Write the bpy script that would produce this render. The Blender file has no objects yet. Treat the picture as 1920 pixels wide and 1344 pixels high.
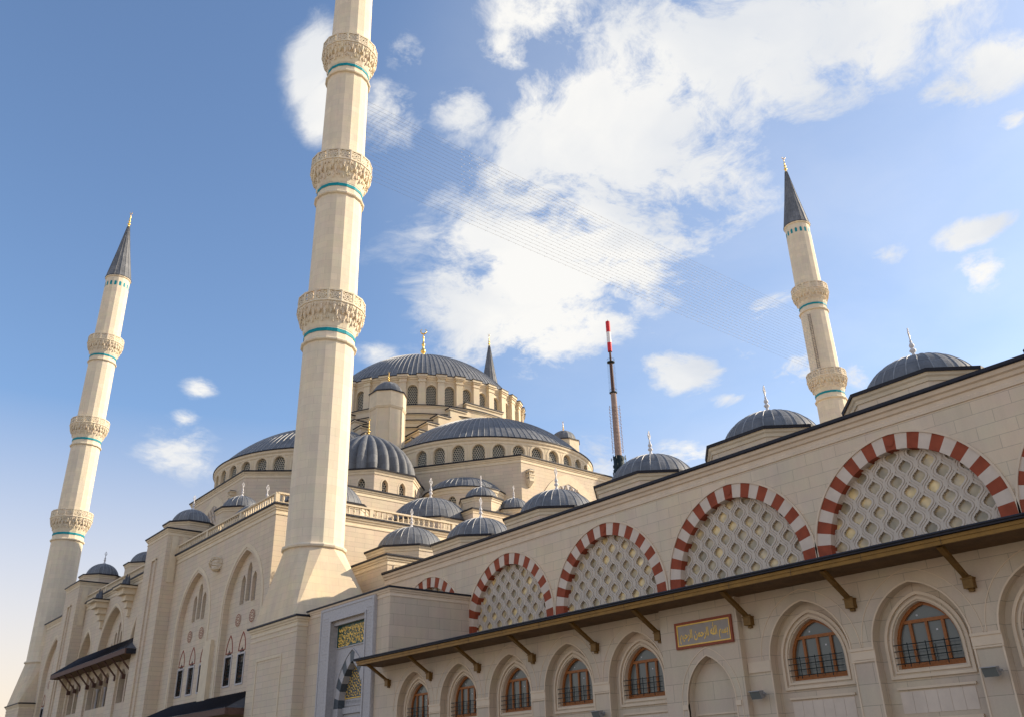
import bpy, math, random
from math import pi, sin, cos, tan, radians, sqrt, atan2, hypot
from mathutils import Vector, Matrix
random.seed(7)
S = bpy.context.scene
COL = S.collection

# ------------------------------------------------------------------ camera, sky, sun, exposure
cam_d = bpy.data.cameras.new("camera"); cam = bpy.data.objects.new("camera", cam_d); COL.objects.link(cam)
YAW, PITCH, ROLL, FPX = radians(50.2606058), radians(25.48881359), radians(-1.60216583), 1639.68
cam_d.sensor_width = 36; cam_d.lens = FPX / 1920 * 36; cam_d.clip_start = 0.1; cam_d.clip_end = 20000
fw = Vector((-sin(YAW) * cos(PITCH), cos(YAW) * cos(PITCH), sin(PITCH)))
rt = Vector((cos(YAW), sin(YAW), 0)); up = rt.cross(fw)
r2 = cos(ROLL) * rt + sin(ROLL) * up; u2 = -sin(ROLL) * rt + cos(ROLL) * up
CP = Vector((68.4397, -34.2613, 1.7))
cam.matrix_world = Matrix(((r2.x, u2.x, -fw.x, CP.x), (r2.y, u2.y, -fw.y, CP.y), (r2.z, u2.z, -fw.z, CP.z), (0, 0, 0, 1)))
S.camera = cam
def pdir(px, py):                                   # direction in the world of a point of the sky (used for the cloud bank layout)
    return (fw + r2 * ((px - 960) / FPX) - u2 * ((py - 672) / FPX)).normalized()

SUN_AZ, SUN_EL = radians(64), radians(27)
sd = bpy.data.lights.new("sun", 'SUN'); sd.energy = 4.7; sd.angle = radians(0.53); sd.color = (1.0, 0.85, 0.64)
sun = bpy.data.objects.new("sun", sd); COL.objects.link(sun)
sv = Vector((cos(SUN_AZ) * cos(SUN_EL), sin(SUN_AZ) * cos(SUN_EL), sin(SUN_EL)))
sun.rotation_euler = sv.to_track_quat('Z', 'Y').to_euler(); sun.location = (60, 80, 120)
S.view_settings.view_transform = 'Standard'; S.view_settings.look = 'None'
S.view_settings.exposure = 0.5; S.view_settings.gamma = 1.0

W = bpy.data.worlds.new("World"); S.world = W; W.use_nodes = True
nt = W.node_tree; nt.nodes.clear()
def N(tree, t, **kw):
    n = tree.nodes.new(t)
    for k, v in kw.items():
        if k.startswith("i_"): n.inputs[k[2:].replace("_", " ")].default_value = v
        else: setattr(n, k, v)
    return n
def math_n(tree, op, a, b=None, c=None, clamp=False):
    n = tree.nodes.new("ShaderNodeMath"); n.operation = op; n.use_clamp = clamp
    for i, x in enumerate((a, b, c)):
        if x is None: continue
        if isinstance(x, (int, float)): n.inputs[i].default_value = x
        else: tree.links.new(x, n.inputs[i])
    return n.outputs[0]
def vmath(tree, op, a, b=None, out=0):
    n = tree.nodes.new("ShaderNodeVectorMath"); n.operation = op
    for i, x in enumerate((a, b)):
        if x is None: continue
        if isinstance(x, (tuple, list, Vector)): n.inputs[i].default_value = tuple(x)
        else: tree.links.new(x, n.inputs[i])
    return n.outputs[out]
def build_sky():
    L = nt.links.new
    tc = N(nt, "ShaderNodeTexCoord")
    d = vmath(nt, 'NORMALIZE', tc.outputs['Generated'])
    sky = N(nt, "ShaderNodeTexSky"); sky.sky_type = 'NISHITA'; sky.sun_disc = False
    sky.sun_elevation = SUN_EL; sky.sun_rotation = pi / 2 - SUN_AZ; sky.air_density = 1.0; sky.dust_density = 1.4; sky.ozone_density = 1.6; sky.altitude = 260
    skyc = N(nt, "ShaderNodeVectorMath", operation='SCALE'); tint = N(nt, "ShaderNodeMix", data_type='RGBA', blend_type='MULTIPLY'); tint.inputs[0].default_value = 1; L(sky.outputs[0], tint.inputs[6]); tint.inputs[7].default_value = (.90, .975, 1.055, 1); L(tint.outputs[2], skyc.inputs[0]); skyc.inputs['Scale'].default_value = 0.15
    # cloud layer: direction projected on a flat layer overhead + layout of the banks
    sep = N(nt, "ShaderNodeSeparateXYZ"); L(d, sep.inputs[0])
    zc = math_n(nt, 'MAXIMUM', sep.outputs['Z'], 0.03); zc = math_n(nt, 'ADD', zc, 0.12)
    inv = math_n(nt, 'DIVIDE', 1.0, zc)
    pl = N(nt, "ShaderNodeVectorMath", operation='SCALE'); L(d, pl.inputs[0]); L(inv, pl.inputs['Scale'])
    warp = N(nt, "ShaderNodeTexNoise", noise_dimensions='3D'); warp.inputs['Scale'].default_value = 2.2; warp.inputs['Detail'].default_value = 4; L(pl.outputs[0], warp.inputs['Vector'])
    w1 = vmath(nt, 'SUBTRACT', warp.outputs['Color'], (0.5, 0.5, 0.5))
    w2 = N(nt, "ShaderNodeVectorMath", operation='SCALE'); L(w1, w2.inputs[0]); w2.inputs['Scale'].default_value = 0.30
    pv = vmath(nt, 'ADD', pl.outputs[0], w2.outputs[0])
    n1 = N(nt, "ShaderNodeTexNoise"); n1.inputs['Scale'].default_value = 4.6; n1.inputs['Detail'].default_value = 13; n1.inputs['Roughness'].default_value = 0.69; L(pv, n1.inputs['Vector'])
    w3 = N(nt, "ShaderNodeVectorMath", operation='SCALE'); L(w1, w3.inputs[0]); w3.inputs['Scale'].default_value = 0.07
    dd = vmath(nt, 'ADD', d, w3.outputs[0])
    tot = None
    blobs = [(1330,110,200,120,1.0),(1490,70,200,110,1.0),(1690,10,100,45,1.0),(1160,270,170,110,1.05),(1290,330,110,90,.95),(1040,330,110,110,1.0),(1000,215,60,60,.85),
             (1000,480,150,100,1.0),(1150,470,150,90,.95),(880,560,80,75,.95),(1010,600,150,70,.95),(860,470,45,40,.8),(1250,500,80,60,.6),(880,650,70,45,.7),
             (1020,40,85,50,.9),(1110,165,50,28,.8),(940,110,45,35,.85),(850,230,50,45,.8),(570,105,30,55,.82),(598,195,30,40,.75),(730,220,55,60,.65),(745,120,30,45,.65),
             (1862,118,62,30,1.0),(1785,165,50,24,.9),(1905,212,25,15,.9),(1450,190,90,50,.8),(1560,190,55,28,.6),(1835,440,46,22,.8),(1842,508,34,24,.85),(1650,490,40,16,.5),
             (1262,690,56,28,.85),(1490,690,55,30,.8),(1440,572,40,26,.7),(1385,640,26,26,.55),(1600,722,26,30,.7),(1285,850,60,26,.8),(1120,865,45,38,.6),(1345,745,26,14,.55),
             (370,745,22,18,.66),(338,797,20,12,.58),(322,852,50,34,.66),(700,662,36,16,.55),(575,25,26,36,.45),(1330,215,120,80,.9),(1110,370,130,80,1.0),(1040,520,120,80,1.0),(1260,400,70,60,.8),(1420,110,150,90,1.0),(1590,90,100,60,.95)]
    for (px, py, rx, ry, s) in blobs:
        c = pdir(px, py); e1 = c.cross(Vector((0, 0, 1))).normalized(); e2 = e1.cross(c)
        a = vmath(nt, 'DOT_PRODUCT', dd, e1 * (FPX / rx * .66), 1); b = vmath(nt, 'DOT_PRODUCT', dd, e2 * (FPX / ry * .66), 1)
        q = math_n(nt, 'MULTIPLY_ADD', a, a, math_n(nt, 'MULTIPLY', b, b))
        f = vmath(nt, 'DOT_PRODUCT', dd, c, 1); q = math_n(nt, 'ADD', q, math_n(nt, 'MULTIPLY', math_n(nt, 'LESS_THAN', f, 0.0), 50.0))
        g = math_n(nt, 'MULTIPLY', math_n(nt, 'POWER', 2.71828, math_n(nt, 'MULTIPLY', q, -1.0)), s)
        tot = g if tot is None else math_n(nt, 'MAXIMUM', tot, g)
    # away from the photographed part of the sky: scattered cloud from noise alone
    n2 = N(nt, "ShaderNodeTexNoise"); n2.inputs['Scale'].default_value = 1.1; n2.inputs['Detail'].default_value = 3; L(pl.outputs[0], n2.inputs['Vector'])
    away = math_n(nt, 'LESS_THAN', vmath(nt, 'DOT_PRODUCT', d, fw, 1), 0.70)
    tot = math_n(nt, 'MAXIMUM', tot, math_n(nt, 'MULTIPLY', away, math_n(nt, 'MULTIPLY', n2.outputs[0], 0.8)))
    x = math_n(nt, 'ADD', math_n(nt, 'MULTIPLY', tot, 1.5), math_n(nt, 'MULTIPLY', math_n(nt, 'SUBTRACT', n1.outputs[0], 0.5), math_n(nt, 'MULTIPLY_ADD', tot, 5.4, 0.6)))
    mr = N(nt, "ShaderNodeMapRange", interpolation_type='SMOOTHSTEP'); L(x, mr.inputs[0]); mr.inputs[1].default_value = .34; mr.inputs[2].default_value = 1.28
    dens = math_n(nt, 'MULTIPLY', mr.outputs[0], 0.97)
    vd = vmath(nt, 'DOT_PRODUCT', d, pdir(1500, 330), 1)               # thin bright veil around the bank
    veil = N(nt, "ShaderNodeMapRange", interpolation_type='SMOOTHSTEP'); L(vd, veil.inputs[0]); veil.inputs[1].default_value = .86; veil.inputs[2].default_value = 1.0; veil.inputs[4].default_value = .22
    dens = math_n(nt, 'MAXIMUM', dens, math_n(nt, 'MULTIPLY', veil.outputs[0], math_n(nt, 'MULTIPLY_ADD', n1.outputs[0], .9, .5)))
    # inner tone of the cloud: lighter where thick, faint grey folds
    n3 = N(nt, "ShaderNodeTexNoise"); n3.inputs['Scale'].default_value = 3.4; n3.inputs['Detail'].default_value = 9; L(pv, n3.inputs['Vector'])
    cr = N(nt, "ShaderNodeValToRGB"); L(n3.outputs[0], cr.inputs[0])
    cr.color_ramp.elements[0].position = .33; cr.color_ramp.elements[0].color = (.52, .545, .585, 1)
    cr.color_ramp.elements[1].position = .60; cr.color_ramp.elements[1].color = (.70, .69, .665, 1)
    # haze near the horizon
    hz = N(nt, "ShaderNodeMapRange"); L(sep.outputs['Z'], hz.inputs[0]); hz.inputs[1].default_value = 0.0; hz.inputs[2].default_value = .36; hz.inputs[3].default_value = .95; hz.inputs[4].default_value = 0.0
    hm = N(nt, "ShaderNodeMix", data_type='RGBA'); L(hz.outputs[0], hm.inputs[0]); L(skyc.outputs[0], hm.inputs[6]); hm.inputs[7].default_value = (.76, .60, .46, 1)
    mix = N(nt, "ShaderNodeMix", data_type='RGBA'); L(dens, mix.inputs[0]); L(hm.outputs[2], mix.inputs[6]); L(cr.outputs[0], mix.inputs[7])
    bg = N(nt, "ShaderNodeBackground"); L(mix.outputs[2], bg.inputs[0]); bg.inputs[1].default_value = 1.0
    out = N(nt, "ShaderNodeOutputWorld"); L(bg.outputs[0], out.inputs[0])
build_sky()

# ------------------------------------------------------------------ materials
MATS = {}
def newmat(name):
    m = bpy.data.materials.new(name); m.use_nodes = True
    t = m.node_tree; b = t.nodes["Principled BSDF"]; MATS[name] = m
    return m, t, b
def plain(name, col, rough=.8, metal=0., var=.08, scale=3., spec=.3, bump=0.):
    m, t, b = newmat(name)
    b.inputs['Roughness'].default_value = rough; b.inputs['Metallic'].default_value = metal
    b.inputs['Specular IOR Level'].default_value = spec
    g = N(t, "ShaderNodeNewGeometry"); n = N(t, "ShaderNodeTexNoise"); n.inputs['Scale'].default_value = scale; n.inputs['Detail'].default_value = 6
    t.links.new(g.outputs['Position'], n.inputs['Vector'])
    r = N(t, "ShaderNodeValToRGB"); t.links.new(n.outputs[0], r.inputs[0])
    r.color_ramp.elements[0].position = .3; r.color_ramp.elements[0].color = tuple(c * (1 - var) for c in col) + (1,)
    r.color_ramp.elements[1].position = .7; r.color_ramp.elements[1].color = tuple(min(1, c * (1 + var)) for c in col) + (1,)
    t.links.new(r.outputs[0], b.inputs['Base Color'])
    if bump:
        bp = N(t, "ShaderNodeBump"); bp.inputs['Strength'].default_value = bump; bp.inputs['Distance'].default_value = .02
        t.links.new(n.outputs[0], bp.inputs['Height']); t.links.new(bp.outputs[0], b.inputs['Normal'])
    return m
def stone(name, col, bw=1.25, rh=.56, mortar=.012, var=.10, mdark=.62, zoff=0., stain=.12):
    m, t, b = newmat(name); L = t.links.new
    b.inputs['Roughness'].default_value = .82; b.inputs['Specular IOR Level'].default_value = .25
    g = N(t, "ShaderNodeNewGeometry")
    sp = N(t, "ShaderNodeSeparateXYZ"); L(g.outputs['Position'], sp.inputs[0])
    sn = N(t, "ShaderNodeSeparateXYZ"); L(g.outputs['True Normal'], sn.inputs[0])
    ax = math_n(t, 'ABSOLUTE', sn.outputs[0]); ay = math_n(t, 'ABSOLUTE', sn.outputs[1])
    sel = math_n(t, 'GREATER_THAN', ax, ay)
    mu = N(t, "ShaderNodeMix"); L(sel, mu.inputs[0]); L(sp.outputs[0], mu.inputs[2]); L(sp.outputs[1], mu.inputs[3])
    cb = N(t, "ShaderNodeCombineXYZ"); L(mu.outputs[0], cb.inputs[0]); L(math_n(t, 'ADD', sp.outputs[2], zoff), cb.inputs[1])
    br = N(t, "ShaderNodeTexBrick"); L(cb.outputs[0], br.inputs['Vector'])
    br.inputs['Scale'].default_value = 1; br.inputs['Brick Width'].default_value = bw; br.inputs['Row Height'].default_value = rh
    br.inputs['Mortar Size'].default_value = mortar; br.inputs['Mortar Smooth'].default_value = .3; br.inputs['Bias'].default_value = 0
    c1 = tuple(x * (1 - var) for x in col); c2 = tuple(min(1, x * (1 + var * .6)) for x in col)
    br.inputs['Color1'].default_value = c1 + (1,); br.inputs['Color2'].default_value = c2 + (1,)
    br.inputs['Mortar'].default_value = tuple(x * mdark for x in col) + (1,)
    # broad tint variation, streaky weathering, fine grain
    n1 = N(t, "ShaderNodeTexNoise"); n1.inputs['Scale'].default_value = .35; n1.inputs['Detail'].default_value = 6; L(g.outputs['Position'], n1.inputs['Vector'])
    mp = N(t, "ShaderNodeMapping"); mp.inputs['Scale'].default_value = (1.6, 1.6, .22); L(g.outputs['Position'], mp.inputs['Vector'])
    n2 = N(t, "ShaderNodeTexNoise"); n2.inputs['Scale'].default_value = 1.0; n2.inputs['Detail'].default_value = 8; n2.inputs['Roughness'].default_value = .65; L(mp.outputs[0], n2.inputs['Vector'])
    n3 = N(t, "ShaderNodeTexNoise"); n3.inputs['Scale'].default_value = 14; n3.inputs['Detail'].default_value = 5; L(g.outputs['Position'], n3.inputs['Vector'])
    s = math_n(t, 'MULTIPLY_ADD', math_n(t, 'SUBTRACT', n1.outputs[0], .5), stain * 2.2, 1.0)
    s = math_n(t, 'MULTIPLY_ADD', math_n(t, 'SUBTRACT', n2.outputs[0], .5), stain * 1.8, s)
    s = math_n(t, 'MULTIPLY_ADD', math_n(t, 'SUBTRACT', n3.outputs[0], .5), .12, s)
    sc = N(t, "ShaderNodeVectorMath", operation='SCALE'); L(br.outputs['Color'], sc.inputs[0]); L(s, sc.inputs['Scale'])
    # pinkish / yellowish blocks
    hs = N(t, "ShaderNodeHueSaturation"); L(sc.outputs[0], hs.inputs['Color']); 
    n4 = N(t, "ShaderNodeTexNoise"); n4.inputs['Scale'].default_value = .9; n4.inputs['Detail'].default_value = 2; L(g.outputs['Position'], n4.inputs['Vector'])
    L(math_n(t, 'MULTIPLY_ADD', n4.outputs[0], .05, .475), hs.inputs['Hue'])
    L(math_n(t, 'MULTIPLY_ADD', n1.outputs[0], .5, .75), hs.inputs['Saturation'])
    L(hs.outputs[0], b.inputs['Base Color'])
    bp = N(t, "ShaderNodeBump"); bp.inputs['Strength'].default_value = .25; bp.inputs['Distance'].default_value = .02
    h = math_n(t, 'MULTIPLY_ADD', br.outputs['Fac'], -1.0, n3.outputs[0]); L(h, bp.inputs['Height']); L(bp.outputs[0], b.inputs['Normal'])
    return m
def lead(name, nseam):
    if name in MATS: return MATS[name]
    m, t, b = newmat(name); L = t.links.new
    b.inputs['Metallic'].default_value = .0; b.inputs['Specular IOR Level'].default_value = .5
    tc = N(t, "ShaderNodeTexCoord"); sp = N(t, "ShaderNodeSeparateXYZ"); L(tc.outputs['Object'], sp.inputs[0])
    az = math_n(t, 'ARCTAN2', sp.outputs[1], sp.outputs[0])
    u = math_n(t, 'MULTIPLY', az, nseam / (2 * pi))
    cb = N(t, "ShaderNodeCombineXYZ"); L(u, cb.inputs[0]); L(sp.outputs[2], cb.inputs[1])
    br = N(t, "ShaderNodeTexBrick"); L(cb.outputs[0], br.inputs['Vector']); br.inputs['Scale'].default_value = 1
    br.inputs['Brick Width'].default_value = 1; br.inputs['Row Height'].default_value = 1.15; br.inputs['Mortar Size'].default_value = .012; br.offset = .0
    br.inputs['Color1'].default_value = (.118, .125, .138, 1); br.inputs['Color2'].default_value = (.165, .172, .185, 1); br.inputs['Mortar'].default_value = (.06, .065, .08, 1)
    n = N(t, "ShaderNodeTexNoise"); n.inputs['Scale'].default_value = 1.3; n.inputs['Detail'].default_value = 8; n.inputs['Roughness'].default_value = .6; L(tc.outputs['Object'], n.inputs['Vector'])
    mp = N(t, "ShaderNodeMapping"); mp.inputs['Scale'].default_value = (3, 3, .5); L(tc.outputs['Object'], mp.inputs['Vector'])
    n2 = N(t, "ShaderNodeTexNoise"); n2.inputs['Scale'].default_value = 2.; n2.inputs['Detail'].default_value = 6; L(mp.outputs[0], n2.inputs['Vector'])
    s = math_n(t, 'MULTIPLY_ADD', n.outputs[0], 1.0, .5); s = math_n(t, 'MULTIPLY', s, math_n(t, 'MULTIPLY_ADD', n2.outputs[0], .8, .6))
    sc = N(t, "ShaderNodeVectorMath", operation='SCALE'); L(br.outputs['Color'], sc.inputs[0]); L(s, sc.inputs['Scale']); L(sc.outputs[0], b.inputs['Base Color'])
    L(math_n(t, 'MULTIPLY_ADD', n.outputs[0], .35, .48), b.inputs['Roughness'])
    bp = N(t, "ShaderNodeBump"); bp.inputs['Strength'].default_value = .35; bp.inputs['Distance'].default_value = .05
    L(math_n(t, 'MULTIPLY_ADD', br.outputs['Fac'], .6, n.outputs[0]), bp.inputs['Height']); L(bp.outputs[0], b.inputs['Normal'])
    return m
def pierced(name, col, hole, cell=.33, thr=.40):
    m, t, b = newmat(name); L = t.links.new
    uv = N(t, "ShaderNodeUVMap"); uv.uv_map = "uv"
    sp = N(t, "ShaderNodeSeparateXYZ"); L(uv.outputs[0], sp.inputs[0])
    def dots(ox, oy):
        fx = math_n(t, 'SUBTRACT', math_n(t, 'FRACT', math_n(t, 'ADD', math_n(t, 'DIVIDE', sp.outputs[0], cell), ox)), .5)
        fy = math_n(t, 'MULTIPLY', math_n(t, 'SUBTRACT', math_n(t, 'FRACT', math_n(t, 'ADD', math_n(t, 'DIVIDE', sp.outputs[1], cell * 1.732), oy)), .5), 1.732)
        return math_n(t, 'SQRT', math_n(t, 'ADD', math_n(t, 'MULTIPLY', fx, fx), math_n(t, 'MULTIPLY', fy, fy)))
    dmin = math_n(t, 'MINIMUM', dots(100, 100), dots(100.5, 100.5))
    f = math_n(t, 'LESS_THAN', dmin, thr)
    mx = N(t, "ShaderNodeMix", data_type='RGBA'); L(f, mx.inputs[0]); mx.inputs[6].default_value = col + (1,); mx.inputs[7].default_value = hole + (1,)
    L(mx.outputs[2], b.inputs['Base Color']); b.inputs['Roughness'].default_value = .7
    bp = N(t, "ShaderNodeBump"); bp.inputs['Distance'].default_value = .1; L(math_n(t, 'MULTIPLY', f, -1), bp.inputs['Height']); L(bp.outputs[0], b.inputs['Normal'])
    return m
BLOCK = stone("block_stone", (.65, .535, .40), bw=2.1, rh=.47, mortar=.014, var=.045, mdark=.66, stain=.11)
ARC = stone("arcade_stone", (.70, .57, .42), bw=1.7, rh=.60, mortar=.012, mdark=.66, var=.05, stain=.15)
LOW = stone("lower_wall_stone", (.61, .495, .37), bw=1.9, rh=.74, mortar=.011, mdark=.6, var=.06, stain=.15)
MINS = stone("minaret_stone", (.75, .65, .495), bw=1.5, rh=.75, mortar=.012, mdark=.80, var=.06, stain=.15)
FLR = stone("flare_stone", (.70, .57, .40), bw=1.6, rh=.62, mortar=.010, mdark=.78, var=.04, stain=.2)
TRIM = plain("trim_stone", (.70, .585, .42), .8, var=.07, scale=1.5, bump=.1)
TRIM2 = plain("pale_trim_stone", (.72, .575, .42), .8, var=.06, scale=1.5, bump=.1)
DRUM = stone("drum_stone", (.69, .575, .41), bw=2.6, rh=1.2, mortar=.008, mdark=.8, var=.04, stain=.08)
LIP = plain("lead_flashing", (.022, .022, .03), .55, .2, .2, 4)
ROOF = plain("roof_lead", (.10, .105, .12), .6, .2, .15, 2)
SEAM = plain("lit_lead_seam", (.27, .275, .285), .5, .3, .2, 3)  # paler than the sheets: light caught by the ribs is put into the colour
WHITE = plain("white_marble", (.62, .60, .60), .45, var=.05, scale=5)
GOLD = plain("gilded_metal", (.95, .60, .17), .28, 1., .08, 6)
GOLDP = plain("gold_lettering", (.88, .56, .12), .5, .1, .12, 9)
MARB = plain("grey_marble", (.45, .425, .42), .5, var=.12, scale=7, bump=.3)
MARBD = plain("dark_marble", (.085, .10, .115), .45, var=.2, scale=8)
REDS = plain("red_stone", (.31, .066, .028), .75, var=.16, scale=2.2, bump=.15)
CRM = plain("cream_stone", (.68, .56, .45), .75, var=.07, scale=2.0, bump=.1)
TANF = plain("tan_frame", (.27, .065, .03), .6, 0, .15, 6)
PLQ = plain("plaque_grey", (.36, .31, .27), .8, var=.06, scale=4)
LAT = plain("lattice_stone", (.62, .53, .43), .8, var=.05, scale=3)
TEAL = plain("teal_tile", (.0, .25, .30), .65, var=.15, scale=9)
GREEN = plain("green_enamel", (.010, .055, .042), .4, var=.2, scale=6)
WOOD = plain("orange_wood", (.34, .120, .032), .5, var=.18, scale=12)
IRON = plain("dark_iron", (.020, .030, .032), .5, .6, .2, 10)
FASC = plain("bronze_fascia", (.23, .12, .024), .45, .35, .15, 3)
BRK = plain("bracket_brown", (.18, .095, .022), .5, .25, .2, 6)
SOFF = plain("soffit_board", (.14, .075, .03), .7, 0, .2, 2)
BRWN = plain("brown_timber", (.12, .065, .05), .7, 0, .2, 5)
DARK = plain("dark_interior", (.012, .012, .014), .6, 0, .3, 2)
REDP = plain("maroon_border", (.27, .05, .028), .6, 0, .15, 6)
CONC = plain("mast_concrete", (.30, .22, .19), .8, 0, .2, .4)
MRED = plain("mast_red", (.60, .03, .04), .6, 0, .1, 1)
MWHT = plain("mast_white", (.75, .73, .72), .6, 0, .05, 1)
BULB = plain("bulb_glass", (.9, .9, .9), .2, 0, .02, 1, .8)
LAMPG = plain("lamp_grey", (.32, .32, .33), .5, .2, .08, 6)
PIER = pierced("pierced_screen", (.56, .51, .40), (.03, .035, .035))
PIERS = pierced("slatted_screen", (.40, .35, .30), (.10, .09, .085), .16, .26)
PAVE = stone("plaza_paving", (.56, .46, .34), bw=1.2, rh=1.2)  # ground out of view; tone chosen to bounce warm light onto shaded walls
def glass_mat():
    m, t, b = newmat("window_glass")
    b.inputs['Base Color'].default_value = (.15, .16, .15, 1); b.inputs['Roughness'].default_value = .08; b.inputs['Specular IOR Level'].default_value = .45
    b.inputs['IOR'].default_value = 1.45
    return m
GLASS = glass_mat()
def amber_mat():  # golden glow of light from behind is painted into the mottled base colour
    m, t, b = newmat("amber_glass_glow"); L = t.links.new
    g = N(t, "ShaderNodeNewGeometry"); n = N(t, "ShaderNodeTexNoise"); n.inputs['Scale'].default_value = .75; n.inputs['Detail'].default_value = 3; L(g.outputs['Position'], n.inputs['Vector'])
    v = N(t, "ShaderNodeTexVoronoi"); v.inputs['Scale'].default_value = 1.7; L(g.outputs['Position'], v.inputs['Vector'])
    r = N(t, "ShaderNodeValToRGB"); L(n.outputs[0], r.inputs[0])
    r.color_ramp.elements[0].position = .38; r.color_ramp.elements[0].color = (.42, .35, .23, 1)
    r.color_ramp.elements[1].position = .64; r.color_ramp.elements[1].color = (.95, .72, .34, 1)
    e = r.color_ramp.elements.new(.52); e.color = (.58, .46, .28, 1)
    sc = N(t, "ShaderNodeVectorMath", operation='SCALE'); L(r.outputs[0], sc.inputs[0]); L(math_n(t, 'MULTIPLY_ADD', v.outputs['Distance'], -.7, 1.25), sc.inputs['Scale'])
    L(sc.outputs[0], b.inputs['Base Color']); b.inputs['Roughness'].default_value = .25
    return m
AMBER = amber_mat()

# ------------------------------------------------------------------ mesh builder
class MB:
    def __init__(s): s.v = []; s.f = []; s.mi = []; s.mats = []; s.uv = {}; s.sm = set()
    def m(s, mat):
        if mat not in s.mats: s.mats.append(mat)
        return s.mats.index(mat)
    def face(s, pts, mat, uv=None, smooth=False):
        i = len(s.v); s.v += [tuple(p) for p in pts]; s.f.append(tuple(range(i, i + len(pts)))); s.mi.append(s.m(mat))
        if uv: s.uv[len(s.f) - 1] = uv
        if smooth: s.sm.add(len(s.f) - 1)
    def grid(s, rows, mat, close=False, smooth=True):
        n = len(rows[0]); b = len(s.v); k = s.m(mat)
        for r in rows: s.v += [tuple(p) for p in r]
        for j in range(len(rows) - 1):
            for i in range(n if close else n - 1):
                i2 = (i + 1) % n
                s.f.append((b + j * n + i, b + j * n + i2, b + (j + 1) * n + i2, b + (j + 1) * n + i)); s.mi.append(k)
                if smooth: s.sm.add(len(s.f) - 1)
    def box(s, x0, x1, y0, y1, z0, z1, mat):
        P = [(x, y, z) for z in (z0, z1) for y in (y0, y1) for x in (x0, x1)]
        for q in ((0, 2, 3, 1), (4, 5, 7, 6), (0, 1, 5, 4), (2, 6, 7, 3), (0, 4, 6, 2), (1, 3, 7, 5)): s.face([P[i] for i in q], mat)
    def fbox(s, F, u0, u1, z0, z1, w0, w1, mat):
        P = [F(u, z, w) for w in (w0, w1) for z in (z0, z1) for u in (u0, u1)]
        for q in ((0, 2, 3, 1), (4, 5, 7, 6), (0, 1, 5, 4), (2, 6, 7, 3), (0, 4, 6, 2), (1, 3, 7, 5)): s.face([P[i] for i in q], mat)
    def prism(s, poly, z0, z1, mat, top=None, bottom=True):
        n = len(poly)
        for i in range(n):
            a, b = poly[i], poly[(i + 1) % n]
            s.face([(a[0], a[1], z0), (b[0], b[1], z0), (b[0], b[1], z1), (a[0], a[1], z1)], mat)
        s.face([(p[0], p[1], z1) for p in poly], top or mat)
        if bottom: s.face([(p[0], p[1], z0) for p in reversed(poly)], mat)
    def lathe(s, prof, seg, mat, c=(0, 0), a0=0., a1=2 * pi, off=0., smooth=True):
        full = abs(a1 - a0 - 2 * pi) < 1e-6; n = seg if full else seg + 1
        rows = [[(c[0] + r * cos(a0 + off + (a1 - a0) * i / seg), c[1] + r * sin(a0 + off + (a1 - a0) * i / seg), z) for i in range(n)] for r, z in prof]
        s.grid(rows, mat, full, smooth)
    def tube(s, pts, r, mat, n=6, caps=True):
        rows = []
        for i, p in enumerate(pts):
            p = Vector(p); q = Vector(pts[min(i + 1, len(pts) - 1)]) - Vector(pts[max(i - 1, 0)]); q.normalize()
            e = q.orthogonal().normalized() if abs(q.z) > .99 else q.cross(Vector((0, 0, 1))).normalized(); g = q.cross(e)
            rr = r[i] if isinstance(r, (list, tuple)) else r
            rows.append([p + (e * cos(2 * pi * k / n) + g * sin(2 * pi * k / n)) * rr for k in range(n)])
        s.grid(rows, mat, True, n > 4)
        if caps: s.face(rows[0], mat); s.face(rows[-1][::-1], mat)
    def sweep(s, poly, prof, mats, closed=True):
        """moulding along a plan polyline; prof = [(outset, z)...]; mats per segment"""
        n = len(poly); rows = []
        for (o, z) in prof:
            row = []
            for i in range(n):
                p = Vector(poly[i]).to_2d()
                if closed or 0 < i < n - 1:
                    a = Vector(poly[(i - 1) % n]).to_2d(); b = Vector(poly[(i + 1) % n]).to_2d()
                    d1 = (p - a).normalized(); d2 = (b - p).normalized()
                    n1 = Vector((d1.y, -d1.x)); n2 = Vector((d2.y, -d2.x)); k = 1 + n1.dot(n2)
                    q = p + (n1 + n2) * (o / max(k, .3))
                else:
                    d1 = (Vector(poly[1]).to_2d() - p).normalized() if i == 0 else (p - Vector(poly[i - 1]).to_2d()).normalized()
                    q = p + Vector((d1.y, -d1.x)) * o
                row.append((q.x, q.y, z))
            rows.append(row)
        for j in range(len(rows) - 1):
            for i in range(n if closed else n - 1):
                i2 = (i + 1) % n
                s.face([rows[j][i], rows[j][i2], rows[j + 1][i2], rows[j + 1][i]], mats[min(j, len(mats) - 1)])
        if not closed:
            for i in (0, n - 1): s.face([rows[j][i] for j in range(len(rows))], mats[0])
WO = {}
def link(o, parent=None, origin=(0, 0, 0)):
    COL.objects.link(o); WO[o.name] = Vector(origin)
    if parent:
        o.parent = parent; o.location = Vector(origin) - WO[parent.name]
    else: o.location = origin
    return o
def tag(o, label=None, cat=None, group=None, kind=None):
    if label: o["label"] = label
    if cat: o["category"] = cat
    if group: o["group"] = group
    if kind: o["kind"] = kind
    return o
def thing(name, loc, label, cat, group=None):
    o = bpy.data.objects.new(name, None); link(o, None, loc); return tag(o, label, cat, group)
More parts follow.
